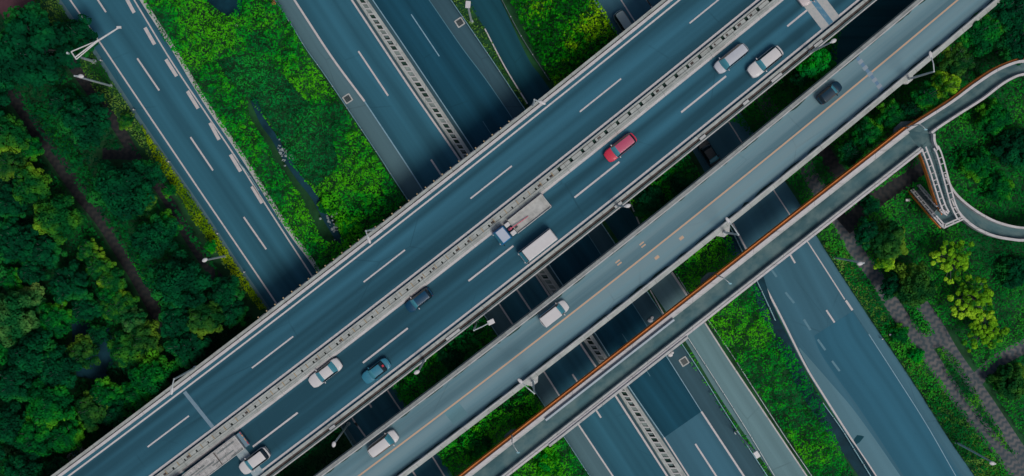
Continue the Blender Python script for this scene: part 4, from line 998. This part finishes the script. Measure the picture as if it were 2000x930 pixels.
TR = [
 (1596,122,36,'clump','bright','bright green tree rising in the gap between the flyover and the side bridge',5.0,'trees in the gap'),
 (1570,150,24,'clump','dark','dark tree in the gap just below the bright one',3.5,'trees in the gap'),
 (1870,118,32,'clump','olive','olive yellow tree top right beside the hooked bridge lamp',6.0,'trees right of the side bridge'),
 (1848,168,30,'clump','lime','yellow tree directly below the hooked bridge lamp at right',6.0,'trees right of the side bridge'),
 (1812,190,28,'clump','mid','mid green tree left of the yellow tree under the bridge lamp',5.5,'trees right of the side bridge'),
 (1915,62,44,'clump','mid','mid green tree along the side bridge in the top right corner area',6.0,'trees right of the side bridge'),
 (1965,25,44,'clump','dark','dark tree in the top right corner',6.0,'trees right of the side bridge'),
 (1985,90,36,'clump','dark','dark tree at the right edge above the curved walkway',6.0,'trees right of the side bridge'),
 (1740,225,28,'clump','mid','mid green tree against the side bridge parapet, right',4.5,'trees right of the side bridge'),
 (1695,262,32,'clump','mid','mid green tree between the side bridge and the footbridge',4.5,'trees right of the side bridge'),
 (1660,300,24,'clump','dark','dark tree between the side bridge and the footbridge, lowest of the row',4.0,'trees right of the side bridge'),
 (1780,220,24,'clump','dark','dark tree just above the footbridge junction',4.5,'trees right of the side bridge'),
 (1735,470,42,'spiky','olive','olive tree in the park below the stairs',4.0,'park trees on the right'),
 (1695,455,28,'spiky','dark','dark tree left of the olive park tree',4.0,'park trees on the right'),
 (1730,510,20,'spiky','lime','small yellow green tip tree below the olive park tree',3.5,'park trees on the right'),
 (1785,558,42,'puffy','olive','brownish olive rounded tree where the upper park path starts',3.5,'park trees on the right'),
 (1745,560,26,'spiky','dark','dark shrub tree on the left of the brownish olive one',3.0,'park trees on the right'),
 (1862,508,43,'airy','lime','uppermost of the three yellow trees with bare branches showing',3.5,'sparse yellow park trees'),
 (1903,586,48,'airy','lime','middle one of the three yellow trees with bare branches showing',3.5,'sparse yellow park trees'),
 (1928,648,45,'airy','lime','lowest of the three yellow trees, nearest the paver paths',3.5,'sparse yellow park trees'),
 (1757,652,20,'clump','mid','round green shrub beside the paver path at its left, upper',1.0,'park shrubs'),
 (1790,695,17,'clump','bright','bright shrub beside the paver path at its left, lower',0.8,'park shrubs'),
 (1975,745,40,'spiky','olive','dark olive shrub with yellow tips right of the paver path crossing',1.2,'park shrubs'),
 (1940,230,34,'clump','mid','mid green bushy tree inside the bend of the walkway, upper',2.0,'park shrubs'),
 (1985,290,44,'clump','dark','dark bushy tree inside the bend of the walkway at the right edge',2.0,'park shrubs'),
 (1905,320,34,'clump','mid','mid green bush inside the bend of the walkway, lower left',1.0,'park shrubs'),
 (1950,365,30,'clump','mid','mid green bush inside the bend of the walkway near the ramp',1.0,'park shrubs'),
 (1985,530,34,'clump','dark','dark bush at the right edge below the curved ramp',1.2,'park shrubs'),
 (1700,400,20,'clump','dark','dark bush beside the stairs on the left',1.5,'park shrubs'),
 (720,470,26,'clump','bright','bright green bush pushed against the flyover parapet by the lamp',1.5,'bushes in the bright shrub strip'),
 (680,440,24,'clump','bright','bright green bush at the lower end of the narrow stream',1.4,'bushes in the bright shrub strip'),
 (640,400,20,'clump','mid','mid green bush on the left bank of the narrow stream',1.0,'bushes in the bright shrub strip'),
 (1270,395,34,'clump','dark','dark tree deep in the gap under the flyover lamp',2.5,'trees in the gap'),
 (1335,365,28,'clump','dark','dark tree deep in the gap left of the dim moving car',2.5,'trees in the gap'),
 (880,700,32,'clump','dark','dark bush in the gap near the white lamp ball',1.5,'trees in the gap'),
 (1035,820,30,'clump','mid','green bush above the lower left lookout of the footbridge',1.0,'bushes by the footbridge'),
 (930,870,34,'clump','mid','green bush between side bridge and footbridge near the bottom',1.0,'bushes by the footbridge'),
 (1070,905,30,'clump','bright','bright bush just below the footbridge at the bottom',0.8,'bushes by the footbridge'),
]
for x, y, r_, st, m_, lb, hh, g in TR: tree(x, y, r_, st, m_, lb, hh, 'shrub' if ('shrub' in g or 'bush' in g) else 'tree', g, 'bush' if ('shrub' in g or 'bush' in g) else 'broadleaf_tree')

# ================================================================== VEHICLES
def lerp_tab(tab, x):
    xs = [t[0] for t in tab]; return float(np.interp(x, xs, [t[1] for t in tab]))
CARS = {
 # per kind: height profile of hood/cabin top, x positions (share of length, 0 = front) of windscreen foot, windscreen top, rear window top, rear window foot
 'sedan': dict(h=1.42, hood=0.92, boot=0.98, xs=(0.27, 0.40, 0.70, 0.84)),
 'wagon': dict(h=1.5, hood=0.95, boot=1.05, xs=(0.25, 0.38, 0.90, 0.965)),
 'hatch': dict(h=1.48, hood=0.95, boot=1.05, xs=(0.24, 0.38, 0.86, 0.96)),
 'suv': dict(h=1.68, hood=1.08, boot=1.15, xs=(0.29, 0.40, 0.90, 0.96)),
 'van': dict(h=1.8, hood=1.05, boot=1.2, xs=(0.17, 0.32, 0.94, 0.985)),
}
def wheel(r, sx, sy, hw, rad):
    b = MB(); b.tube((sx, sy * (hw - .24), rad), (sx, sy * hw, rad), rad, n=18); o = b.build('wheel', 'tyre', r)
    b = MB(); b.tube((sx, sy * (hw - .01), rad), (sx, sy * (hw + .015), rad), rad * .58, n=12); b.build('rim', 'rim', o)
def car(name, px, py, z, ang, Lc, Wc, kind, body, label, cat='car', group=None, roof=None, screen='glass', rear='glass_dark', lights='lens', mirror=None):
    p = W(px, py, z + 1.0); p.z = z
    r = empty(name, p, label, cat, group, ang); K = CARS[kind]; x1, x2, x3, x4 = [Lc * (0.5 - t) for t in K['xs']]   # +x is the front
    hw = Wc / 2; hs = K['h']; hood, boot = K['hood'], K['boot']
    def width(x):
        t = abs(x) / (Lc / 2); return hw * (1 - 0.30 * max(0, (t - 0.72) / 0.28) ** 2.2)
    def belt(x):
        t = x / (Lc / 2)
        zz = hood - 0.16 * max(0, (t - 0.45) / 0.55) ** 2 if x > x1 else (boot - 0.10 * max(0, (-t - 0.85) / 0.15) ** 2 if x < x4 else hood + (boot - hood) * (x1 - x) / (x1 - x4))
        return zz
    def top(x):
        b = belt(x)
        if x >= x1 or x <= x4: return b + 0.02
        if x > x2: f = (x1 - x) / (x1 - x2); return b + (hs - b) * math.sin(f * math.pi / 2) ** 0.9
        if x < x3: f = (x - x4) / (x3 - x4); return b + (hs - b) * math.sin(f * math.pi / 2) ** 0.9
        return hs
    def rw(x):                                     # half width of the roof edge
        w_ = width(x)
        if x >= x1 or x <= x4: return w_ * 0.88
        f = (top(x) - belt(x)) / (hs - belt(x)); return w_ * (0.90 - 0.21 * f)
    def ring(x):
        w_, b, t_, q = width(x), belt(x), top(x), rw(x)
        cr = 0.045 if t_ > b + .1 else 0.05
        return [(x, w_ * .93, 0.22), (x, w_, 0.45), (x, w_ * .995, 0.70), (x, w_ * .95, b), (x, q, t_), (x, q * .6, t_ + cr), (x, 0, t_ + cr * 1.35),
                (x, -q * .6, t_ + cr), (x, -q, t_), (x, -w_ * .95, b), (x, -w_ * .995, .70), (x, -w_, .45), (x, -w_ * .93, .22)]
    xs = sorted(set([round(v, 4) for v in [Lc / 2 * t for t in (-1, -.985, -.95, -.9, .9, .95, .985, 1)] + list(np.linspace(-Lc * .45, Lc * .45, 22)) + [x1, x2, x3, x4]]))
    parts = {k: ([], []) for k in ('body', 'windscreen', 'rear_window', 'side_window', 'roof')}
    bow = lambda x, y: x + 0.16 * (1 - (y / hw) ** 2) * (1 if x > 0 else -1) if (abs(x) > Lc * .3) else x
    R_ = [[(x + (0.14 * (1 - (y / hw) ** 2)) * min(1, max(-1, (x / (Lc * .5)) * 1.0)) , y, z_) for (x, y, z_) in ring(x0)] for x0 in xs]
    for i in range(len(xs) - 1):
        xm = (xs[i] + xs[i + 1]) / 2
        for j in range(12):
            if 4 <= j <= 7:
                nm = 'windscreen' if x2 < xm < x1 else ('rear_window' if x4 < xm < x3 else ('roof' if x3 < xm < x2 else 'body'))
            elif j in (3, 8) and x4 + .05 < xm < x1 - .12: nm = 'side_window' if top(xm) > belt(xm) + .2 else 'body'
            else: nm = 'body'
            V, Fs = parts[nm]; n0 = len(V)
            V += [R_[i][j], R_[i + 1][j], R_[i + 1][j + 1], R_[i][j + 1]]; Fs.append((n0, n0 + 3, n0 + 2, n0 + 1))
    V, Fs = parts['body']
    for rg in (R_[0], R_[-1]): n0 = len(V); V += rg; Fs.append(tuple(range(n0, n0 + 13)))
    mats = {'body': body, 'roof': roof or body, 'windscreen': screen, 'rear_window': rear, 'side_window': 'glass_dark'}
    for nm, (V, Fs) in parts.items():
        if not V: continue
        me_v = {}; VV = []; FF = []
        for f in Fs:                                # weld
            g = []
            for i in f:
                k = tuple(round(c, 4) for c in V[i])
                if k not in me_v: me_v[k] = len(VV); VV.append(k)
                g.append(me_v[k])
            FF.append(tuple(g))
        mesh(nm, VV, FF, mats[nm], r, smooth=True)
    for sx in (Lc * .32, -Lc * .30):
        for sy in (-1, 1):
            wheel(r, sx, sy, hw - .01, .32)
    for sy in (-1, 1):
        b = MB(); b.ball((Lc * .462, sy * width(Lc * .47) * .80, hood - .23), .17, 1.0, .8, .55); b.build('headlight', lights, r)
        b = MB(); b.ball((-Lc * .478, sy * width(-Lc * .47) * .84, boot - .20), .15, .8, .8, .7); b.build('tail_light', 'tail', r)
        b = MB(); b.ball((x1 - .32, sy * (hw + .09), hood + .06), .14, .6, 1.0, .6); b.build('mirror', mirror or body, r)
    return r
SWd = lambda px, py: FM.head(FM.U(px, py)) + math.pi
NEd = lambda px, py: FS.head(FS.U(px, py))
white = carpaint('white_car_paint', (0.64, 0.63, 0.63)); silver = carpaint('silver_car_paint', (0.50, 0.53, 0.58)); red_ = carpaint('red_car_paint', (0.62, 0.035, 0.08)); redr = carpaint('red_roof_sheen', (0.52, 0.09, 0.17))  # red roof: sheen painted in as a pinker red than the body
navy = carpaint('navy_car_paint', (0.002, 0.055, 0.12)); teal = carpaint('grey_blue_car_paint', (0.035, 0.21, 0.31)); black = carpaint('black_car_paint', (0.004, 0.032, 0.06)); pinkw = carpaint('pale_pink_car_paint', (0.60, 0.53, 0.53))
GV = 'cars on the motorway flyover'; GS = 'vehicles on the side road bridge'
def mcar(px, py, Lp, Wp, kind, body, label, cat='car', nm='parked', **k): return car('car' if cat != 'van' else 'van', px, py, ZM + .02, SWd(px, py), Lp / 14.85, Wp / 14.85, kind, body, label, cat, GV, **k)
mcar(1212, 288, 66, 26, 'wagon', red_, 'red estate car driving on the flyover between the dashed line and the median', roof=redr, mirror='white')
mcar(1428.5, 114, 69, 26, 'van', silver, 'silver minivan in the inner lane near the top right of the flyover', cat='minivan')
mcar(1495, 120.5, 72, 28, 'suv', white, 'white sport utility car in the outer lane beside the silver minivan')
mcar(818, 586.5, 55, 24, 'hatch', navy, 'dark navy blue hatchback with white headlamps on the flyover', mirror='white')
mcar(635, 729, 69, 27, 'sedan', white, 'white saloon car driving close to the flyover median', rear='glass')
rs_ = mcar(734.5, 725, 58, 25, 'sedan', teal, 'grey blue saloon car with a red sticker patch on its rear window, outer lane', rear='glass_dark')
b = MB(); b.box(-1.32, -1.02, -.17, .12, 1.33, 1.39); b.build('rear_sticker', 'tail', rs_)
mcar(496.5, 901, 62, 27, 'hatch', white, 'white roofed silver car crossing the pale joint at the bottom left of the flyover')
mcar(1590, -16, 62, 26, 'hatch', pinkw, 'off white car on the pale expansion joint at the top edge of the picture')
def scar(px, py, Lp, Wp, kind, body, label, cat='car', **k): return car('car' if cat == 'car' else 'van', px, py, ZB, NEd(px, py), Lp / 14.8, Wp / 14.8, kind, body, label, cat, GS, **k)
scar(1621, 181, 49, 23, 'hatch', black, 'black hatchback with bright red tail lamps on the pale side bridge')
scar(748, 867.5, 63, 26, 'van', white, 'white minivan on the pale side bridge at the bottom', 'minivan')
# van with raised box roof
v_ = scar(1082.5, 612.5, 59, 25, 'van', white, 'white high roofed van with a thin blue shade strip in the middle of the side bridge', 'van')
b = MB(); b.box(-1.95, .75, -.74, .74, 1.80, 1.98); o = b.build('roof_box', white, v_); bv = o.modifiers.new('b', 'BEVEL'); bv.width = .08; bv.segments = 3
b = MB(); b.box(-1.8, 1.0, .80, .90, .40, .62); b.build('shade_strip', carpaint('blue_shade_paint', (0.02, 0.28, 0.42)), v_)  # blue strip paints in the shade along the van's left side
gang = math.atan2(-D1[1], D1[0])
car('car', 1222, 48, 0.03, gang, 3.9, 1.7, 'van', carpaint('dusty_grey_paint', (0.42, 0.52, 0.52)), 'dusty grey car half hidden under the flyover edge on the road at the top', 'car', 'cars on the ground roads')
car('car', 1388, 303, 0.03, gang, 4.3, 1.7, 'sedan', carpaint('dark_brown_paint', (0.05, 0.06, 0.065)), 'dim dark saloon car on the road deep in the gap between the two bridges', 'car', 'cars on the ground roads')
car('van', 140, 893, 0.03, math.radians(38), 3.6, 1.6, 'van', carpaint('white_brown_paint', (0.42, 0.42, 0.40)), 'white and brown small van half hidden beneath the flyover edge at the bottom left', 'van', 'cars on the ground roads', lights='amber')

# minibus
def bevel(o, w_=.06, s_=3):
    m_ = o.modifiers.new('bevel', 'BEVEL'); m_.width = w_; m_.segments = s_; m_.limit_method = 'ANGLE'; return o
p = W(1050.5, 481, ZM + 1.8); p.z = ZM + .02
mbz = empty('minibus', p, 'long white box shaped minibus in the outer lane beside the flatbed truck', 'minibus', None, SWd(1050, 481))
LB_, WB_ = 5.35, 1.86
b = MB(); b.box(-LB_ / 2, LB_ / 2 - .05, -WB_ / 2, WB_ / 2, .35, 1.35); bevel(b.build('body', white, mbz), .12)
b = MB(); b.add([(-LB_/2+.05,-WB_/2+.04,1.35),(LB_/2-.1,-WB_/2+.04,1.35),(LB_/2-.1,WB_/2-.04,1.35),(-LB_/2+.05,WB_/2-.04,1.35),(-LB_/2+.12,-WB_/2+.14,2.25),(LB_/2-.55,-WB_/2+.14,2.25),(LB_/2-.55,WB_/2-.14,2.25),(-LB_/2+.12,WB_/2-.14,2.25)],
 [(0,3,2,1),(4,5,6,7),(0,1,5,4),(1,2,6,5),(2,3,7,6),(3,0,4,7)], k=0); b.build('cabin_glass', 'glass_dark', mbz)
b = MB(); b.add([(LB_/2-.09,-WB_/2+.1,1.38),(LB_/2-.09,WB_/2-.1,1.38),(LB_/2-.535,WB_/2-.18,2.24),(LB_/2-.535,-WB_/2+.18,2.24)], [(0,1,2,3)]); b.build('windscreen', 'glass', mbz)
b = MB(); b.box(-LB_ / 2 + .08, LB_ / 2 - .62, -WB_ / 2 + .10, WB_ / 2 - .10, 2.25, 2.42); bevel(b.build('roof', white, mbz), .14, 4)
for sy in (-1, 1):
    b = MB(); b.ball((LB_/2-.35, sy * (WB_/2+.12), 1.5), .15, .6, .8, 1); b.build('mirror', 'dark_trim', mbz)
    b = MB(); b.ball((LB_/2-.08, sy * .7, .8), .15); b.build('headlight', 'lens', mbz)
    for sx in (1.6, -1.6):
        wheel(mbz, sx, sy, WB_ / 2, .36)

def wheels(r, xs, hw, rad=.45):
    for sx in xs:
        for sy in (-1, 1):
            wheel(r, sx, sy, hw, rad)
# flatbed truck with blue cab
p = W(1018.5, 430, ZM + 1.2); p.z = ZM + .02
tr = empty('flatbed_truck', p, 'flatbed truck with a blue cab and empty grey bed next to the median', 'truck', 'trucks on the motorway flyover', SWd(1018, 430))
blue = carpaint('blue_cab_paint', (0.015, 0.22, 0.50)); cabr = carpaint('pale_blue_roof', (0.46, 0.52, 0.62))
b = MB(); b.box(2.35, 4.1, -1.03, 1.03, .5, 1.5); bevel(b.build('cab', blue, tr), .15)
b = MB(); b.add([(2.38,-1.0,1.5),(4.05,-1.0,1.5),(4.05,1.0,1.5),(2.38,1.0,1.5),(2.45,-.9,2.3),(3.72,-.9,2.3),(3.72,.9,2.3),(2.45,.9,2.3)], [(0,3,2,1),(4,5,6,7),(0,1,5,4),(1,2,6,5),(2,3,7,6),(3,0,4,7)]); bevel(b.build('cab_upper', blue, tr), .05)
b = MB(); b.add([(4.065,-.86,1.55),(4.065,.86,1.55),(3.76,.8,2.26),(3.76,-.8,2.26)], [(0,1,2,3)]); b.build('windscreen', 'glass', tr)
b = MB(); b.box(2.50, 3.68, -.84, .84, 2.3, 2.40); bevel(b.build('roof', cabr, tr), .08)
b = MB()
for sy in (-1, 1): b.box(-4.1, 2.3, sy * .45 - .08, sy * .45 + .08, .55, .8)
b.build('chassis', 'dark_trim', tr)
bedm = plain('worn_grey_bed', (0.44, 0.45, 0.43), 0.8, 0.1, 0.25, 0.9)
b = MB(); b.box(-4.15, 1.45, -1.06, 1.06, .9, 1.05); b.build('bed_floor', bedm, tr)
b = MB()
for sy in (-1, 1): b.box(-4.15, 1.45, sy * 1.06 - .05, sy * 1.06 + .05, 1.05, 1.35)
b.box(-4.2, -4.1, -1.06, 1.06, 1.05, 1.35); b.box(-1.9, -1.82, -1.0, 1.0, 1.051, 1.10); b.box(-2.3, -1.35, -.3, -.24, 1.051, 1.09); b.box(-2.35, -1.0, .5, .56, 1.051, 1.08)
b.build('side_boards', 'conc_light', tr)
b = MB(); b.box(1.5, 2.2, .35, .95, .9, 1.5); b.box(1.5, 2.2, -.95, -.4, .9, 1.45); bevel(b.build('toolbox', white, tr), .05)
b = MB(); b.tube((2.0, -.05, 1.2), (1.75, .0, 1.6), .2, .16); b.tube((1.75, 0, 1.5), (-1.0, .15, 1.25), .07, .05); b.build('crane_arm', carpaint('pink_red_paint', (0.62, 0.12, 0.18)), tr)
b = MB(); b.box(.9, 1.3, .15, .42, 1.06, 1.3); b.build('blue_crate', 'dark_trim', tr)
for sy in (-1, 1):
    b = MB(); b.ball((4.05, sy * .75, .85), .17); b.build('headlight', 'lens', tr)
    b = MB(); b.ball((3.8, sy * 1.2, 1.7), .14, .5, 1, 1.2); b.build('mirror', 'dark_trim', tr)
    b = MB(); b.box(-4.24, -4.18, sy * .85 - .14, sy * .85 + .14, .7, .85); b.build('tail_light', 'tail', tr)
wheels(tr, (3.2, -2.2, -3.3), 1.02)
# long lorry loaded with planks
p = W(408, 909, ZM + 1.2); p.z = ZM + .02
tl = empty('plank_lorry', p, 'long lorry with a plank loaded open bed and coloured tail lamps at the bottom left', 'truck', 'trucks on the motorway flyover', SWd(408, 909))
LL = 5.15
b = MB(); b.box(-LL, 3.6, -1.04, 1.04, .9, 1.15); b.build('bed_floor', 'conc_dark', tl)
plank = plain('weathered_planks', (0.43, 0.43, 0.42), 0.85, 0, 0.3, 1.5)
b = MB()
for i in range(11):
    y0 = -.97 + i * .178; x = -LL + .1
    while x < 3.4:
        l_ = random.uniform(2.2, 4.5); e = min(3.5, x + l_); b.box(x, e - .03, y0, y0 + .168, 1.15, 1.27 + random.uniform(0, .06)); x = e + .01
b.build('plank_load', plank, tl); b = MB()
for y0, x0_, x1_ in ((-.62,-4.6,-1.9),(.27,-3.9,-.4),(.80,-5.0,-3.1),(-.08,-.9,2.2),(-.44,.4,3.2)): b.box(x0_, x1_, y0, y0 + .16, 1.335, 1.36)
b.build('loose_plank', plain('stained_planks', (0.20, 0.23, 0.23), 0.85, 0, 0.4, 2), tl)
b = MB()
for sy in (-1, 1): b.box(-LL, 3.6, sy * 1.06 - .05, sy * 1.06 + .05, .9, 1.42)
b.box(-LL - .06, -LL + .08, -1.1, 1.1, .9, 1.45); b.build('side_boards', 'conc_light', tl)
b = MB(); b.box(-LL - .62, -LL - .07, -1.06, 1.06, .62, .80); b.box(-LL - .75, -LL - .62, -1.1, 1.1, .55, .92); b.build('rear_bumper', carpaint('bumper_blue', (0.16, 0.27, 0.34)), tl)
for sy, mm in ((-.55, 'amber'), (.15, 'amber'), (.7, 'tail'), (-.85, 'tail')):
    b = MB(); b.box(-LL - .74, -LL - .64, sy - .2, sy + .2, .921, .96); b.build('tail_light', mm, tl)
b = MB(); b.box(-1.6, -1.5, -1.0, 1.0, 1.33, 1.38); b.build('strap', 'brown', tl)
b = MB(); b.box(3.9, 5.9, -1.06, 1.06, .6, 2.6); bevel(b.build('cab', white, tl), .15)
b = MB()
for sy in (-1, 1): b.box(-LL, 3.9, sy * .45 - .08, sy * .45 + .08, .6, .9)
b.build('chassis', 'dark_trim', tl)
wheels(tl, (5.0, -2.0, -3.2), 1.02)

# ================================================================== LAMPS, GANTRY
def lamp(base, head, zb, h, label, grp, style='ball', elbow=None):
    B = W(*base, zb); T = Vector((B.x, B.y, zb + h)); Hd_ = W(*head, zb + h); d = Hd_ - T
    nm = 'street_lamp'; r = empty(nm, B, label, 'street lamp', grp)
    b = MB(); b.tube((0, 0, 0), (0, 0, h), .16, .11, 10); b.tube((0, 0, 0), (0, 0, .35), .26, .26, 10); b.build('pole', 'pole', r)
    if d.length > 0.25:
        b = MB(); a = Vector((0, 0, h)); e = Vector((d.x, d.y, h)); m_ = (a + e) / 2 + Vector((0, 0, min(.5, d.length * .15)))
        b.tube(a, m_, .075, n=8); b.tube(m_, e, .07, n=8); b.build('arm', 'pole', r)
    else: e = Vector((d.x, d.y, h))
    ang_ = math.atan2(d.y, d.x); b = MB()
    if style == 'ball':
        b.ball((0, 0, 0), .31, 1.3, .85, .5, 14)
    elif style == 'box': b.box(-.45, .45, -.32, .32, -.12, .12)
    else: b.ball((.1, 0, 0), .26, 2.0, .85, .45, 14)
    o = b.build('lamp_head', 'white', r, smooth=(style != 'box')); o.location = e; o.rotation_euler = (0, 0, ang_)
    if style == 'box': bevel(o, .05)
    return r
GG = 'street lamps on the ground'
lamp((217,168),(158,149),0,13,'lamp with a white oval head on the left verge just below the sign gantry',GG)
lamp((441,500),(400,508),0,11,'lamp with a white oval head leaning over the thin path left of the left road',GG)
lamp((1630,503),(1680,515),0,13,'lamp with a white oval head right of the wide blue road below the footbridge',GG)
lamp((1866,863),(1938,905),0,13,'lamp with a white oval head on the verge at the bottom right',GG)
lamp((921,43),(914,9),0,13,'lamp with a square white box head on the narrow verge at the top',GG,'box')
lamp((1437,844),(1478,888),0,13,'lamp with a square head on the narrow verge beside the pale service road, lower right',GG,'box')
lamp((681,827),(652,868),0,13,'lamp whose white head floats in the dark gap near the bottom left',GG)
lamp((931,627),(959,629),0,11,'lamp with a small square head in the dark gap left of the ladder median',GG,'box')
GM = 'street lamps along the flyover'
lamp((382,718),(336,762),ZM,9.5,'flyover lamp with a hooked arm on the left parapet by the thin joint',GM,'long')
lamp((733,447),(720,467),ZM,9.5,'flyover lamp on the left parapet above the bright shrubs',GM,'long')
lamp((1041,207),(1057,200),ZM,9.5,'flyover lamp on the left parapet where the service road passes below',GM,'long')
lamp((1206,402),(1226,402),ZM,9.8,'flyover lamp on the right parapet right of the white minibus',GM)
lamp((829,703),(814,727),ZM,9.8,'flyover lamp on the right parapet above the white minivan of the side bridge',GM)
lamp((1581,103),(1628,80),ZM,9.8,'flyover lamp on the right parapet near the pale joint at top right',GM)
lamp((84,937),(60,975),ZM,9.8,'flyover lamp at the bottom left end of the left parapet',GM)
GB = 'hooked lamps on the side bridge'
def blamp(base, head, label):
    r = lamp(base, head, ZB + .2, 9.2, label, GB, 'long')
    h = FS.head(FS.U(*base)); b = MB(); b.add([(-1.3, .5, -.9), (1.3, .5, -.9), (.45, -.45, -.6), (-.45, -.45, -.6), (-1.3, .5, .12), (1.3, .5, .12), (.45, -.45, .12), (-.45, -.45, .12)], [(0,1,2,3),(4,7,6,5),(0,4,5,1),(1,5,6,2),(2,6,7,3),(3,7,4,0)])
    o = b.build('bracket', 'conc_light', r); o.rotation_euler = (0, 0, h)
blamp((1415,454),(1423,432),'hooked lamp on the side bridge above the dark ditch, middle one')
blamp((1041,745),(1018,746),'hooked lamp on the side bridge near the ground motorway, lowest one')
blamp((1773,155),(1818,109),'hooked lamp on the side bridge over the yellow tree, uppermost one')
GFl = 'thin lamps on the footbridge'
def flamp(base, head, label):
    B = W(*base, ZF - .3); h = 5.5; r = empty('walkway_lamp', B, label, 'walkway lamp', GFl); e = W(*head, ZF - .3 + h) - B
    b = MB(); b.tube((0, 0, 0), (0, 0, h - .2), .09, .06, 8); b.build('pole', 'pole', r)
    b = MB(); m_ = Vector((e.x * .5, e.y * .5, h + .15)); b.tube((0, 0, h - .25), m_, .06, n=6); b.tube(m_, e, .045, n=6); b.build('arm', 'pole', r)
    b = MB(); b.ball(e, .16, 1.6, .8, .5); b.build('lamp_head', 'rail_blue', r)
flamp((1398,537),(1426,554),'thin curved lamp arching over the footbridge at its middle lookout')
flamp((1000,848),(1012,884),'thin curved lamp arching over the footbridge at its lower left lookout')
flamp((1768,248),(1808,253),'thin curved lamp arching over the footbridge junction')

B = W(185, 121, 0); g = empty('sign_gantry', B, 'tall white cantilever gantry reaching over the left road at the top left', 'gantry')
h = 9.6
def L_(x, y, z): q = W(x, y, z); return Vector((q.x - B.x, q.y - B.y, z))
b = MB(); t0_ = Vector((0, 0, h)); b.tube((0, 0, 0), t0_, .20, .15, 12); b.tube((0, 0, 0), (0, 0, .5), .35, .35, 12); b.build('post', 'pole', g)
A1_, A2_, Mx, Ed = L_(139,101,h), L_(149,116,h), L_(194,78,h - .2), L_(235,52,h - .3)
b = MB(); b.tube(A1_, A2_, .09, n=8); b.tube(A1_, Mx, .08, n=8); b.tube(A2_, Mx, .08, n=8); b.tube(L_(147,112,h + .5), Mx + Vector((0, 0, .3)), .09, n=8); b.build('truss', 'white', g)
b = MB(); b.tube(Mx, Ed, .13, .10, 10); b.build('arm', 'white', g)
b = MB(); dd = (Ed - Mx).normalized(); c_ = Ed - dd * .2; b.box(c_.x - .3, c_.x + .3, c_.y - .16, c_.y + .16, c_.z - .15, c_.z + .12); bevel(b.build('camera_box', 'white', g), .04)

# small roadside things
def small(name, x, y, z, build, mat, label, cat):
    b = MB(); build(b); o = b.build(name, mat); o.location = W(x, y, z); tag(o, label, cat); return o
small('warning_cone', 535, 5, .05, lambda b: (b.tube((0,0,.06),(0,0,.75),.26,.05,12), b.box(-.3,.3,-.3,.3,0,.06)), 'amber', 'small orange cone at the top end of the pale rail fence', 'traffic cone')
small('plastic_bag', 462, 50, 1.9, lambda b: (b.ball((0,0,0),.22,1,.8,.6,8), b.ball((.1,.1,.1),.12)), 'white', 'white plastic bag caught on the shrubs below the dark pond', 'plastic bag')
small('white_sign_post', 1768, 391, .05, lambda b: (b.tube((0,0,0),(0,0,1.0),.05), b.box(-.3,.3,-.16,.16,1.0,1.12)), 'white', 'small white plate on a post in the grass left of the stairs', 'sign')
small('white_sign_post', 1736, 652, .05, lambda b: (b.tube((0,0,0),(0,0,1.2),.05), b.box(-.3,.3,-.12,.12,1.2,1.3)), 'white', 'small white plate beside the round shrub near the paver path', 'sign')

small('white_blotch', 1270, 626, .05, lambda b: (b.ball((0,0,.12),.42,1,.7,.35,8), b.ball((.25,.4,.1),.25,1,.9,.4,8)), 'white', 'unidentified white blotch on the shoulder above the footbridge', 'plastic sheet')  # white lumps standing in for two unidentified blurred spots
small('white_blotch', 1309, 693, .05, lambda b: (b.ball((0,0,.12),.38,1,.8,.35,8), b.ball((.3,.3,.1),.22,1,.9,.4,8)), 'white', 'unidentified white blotch on the shoulder below the footbridge', 'plastic sheet')
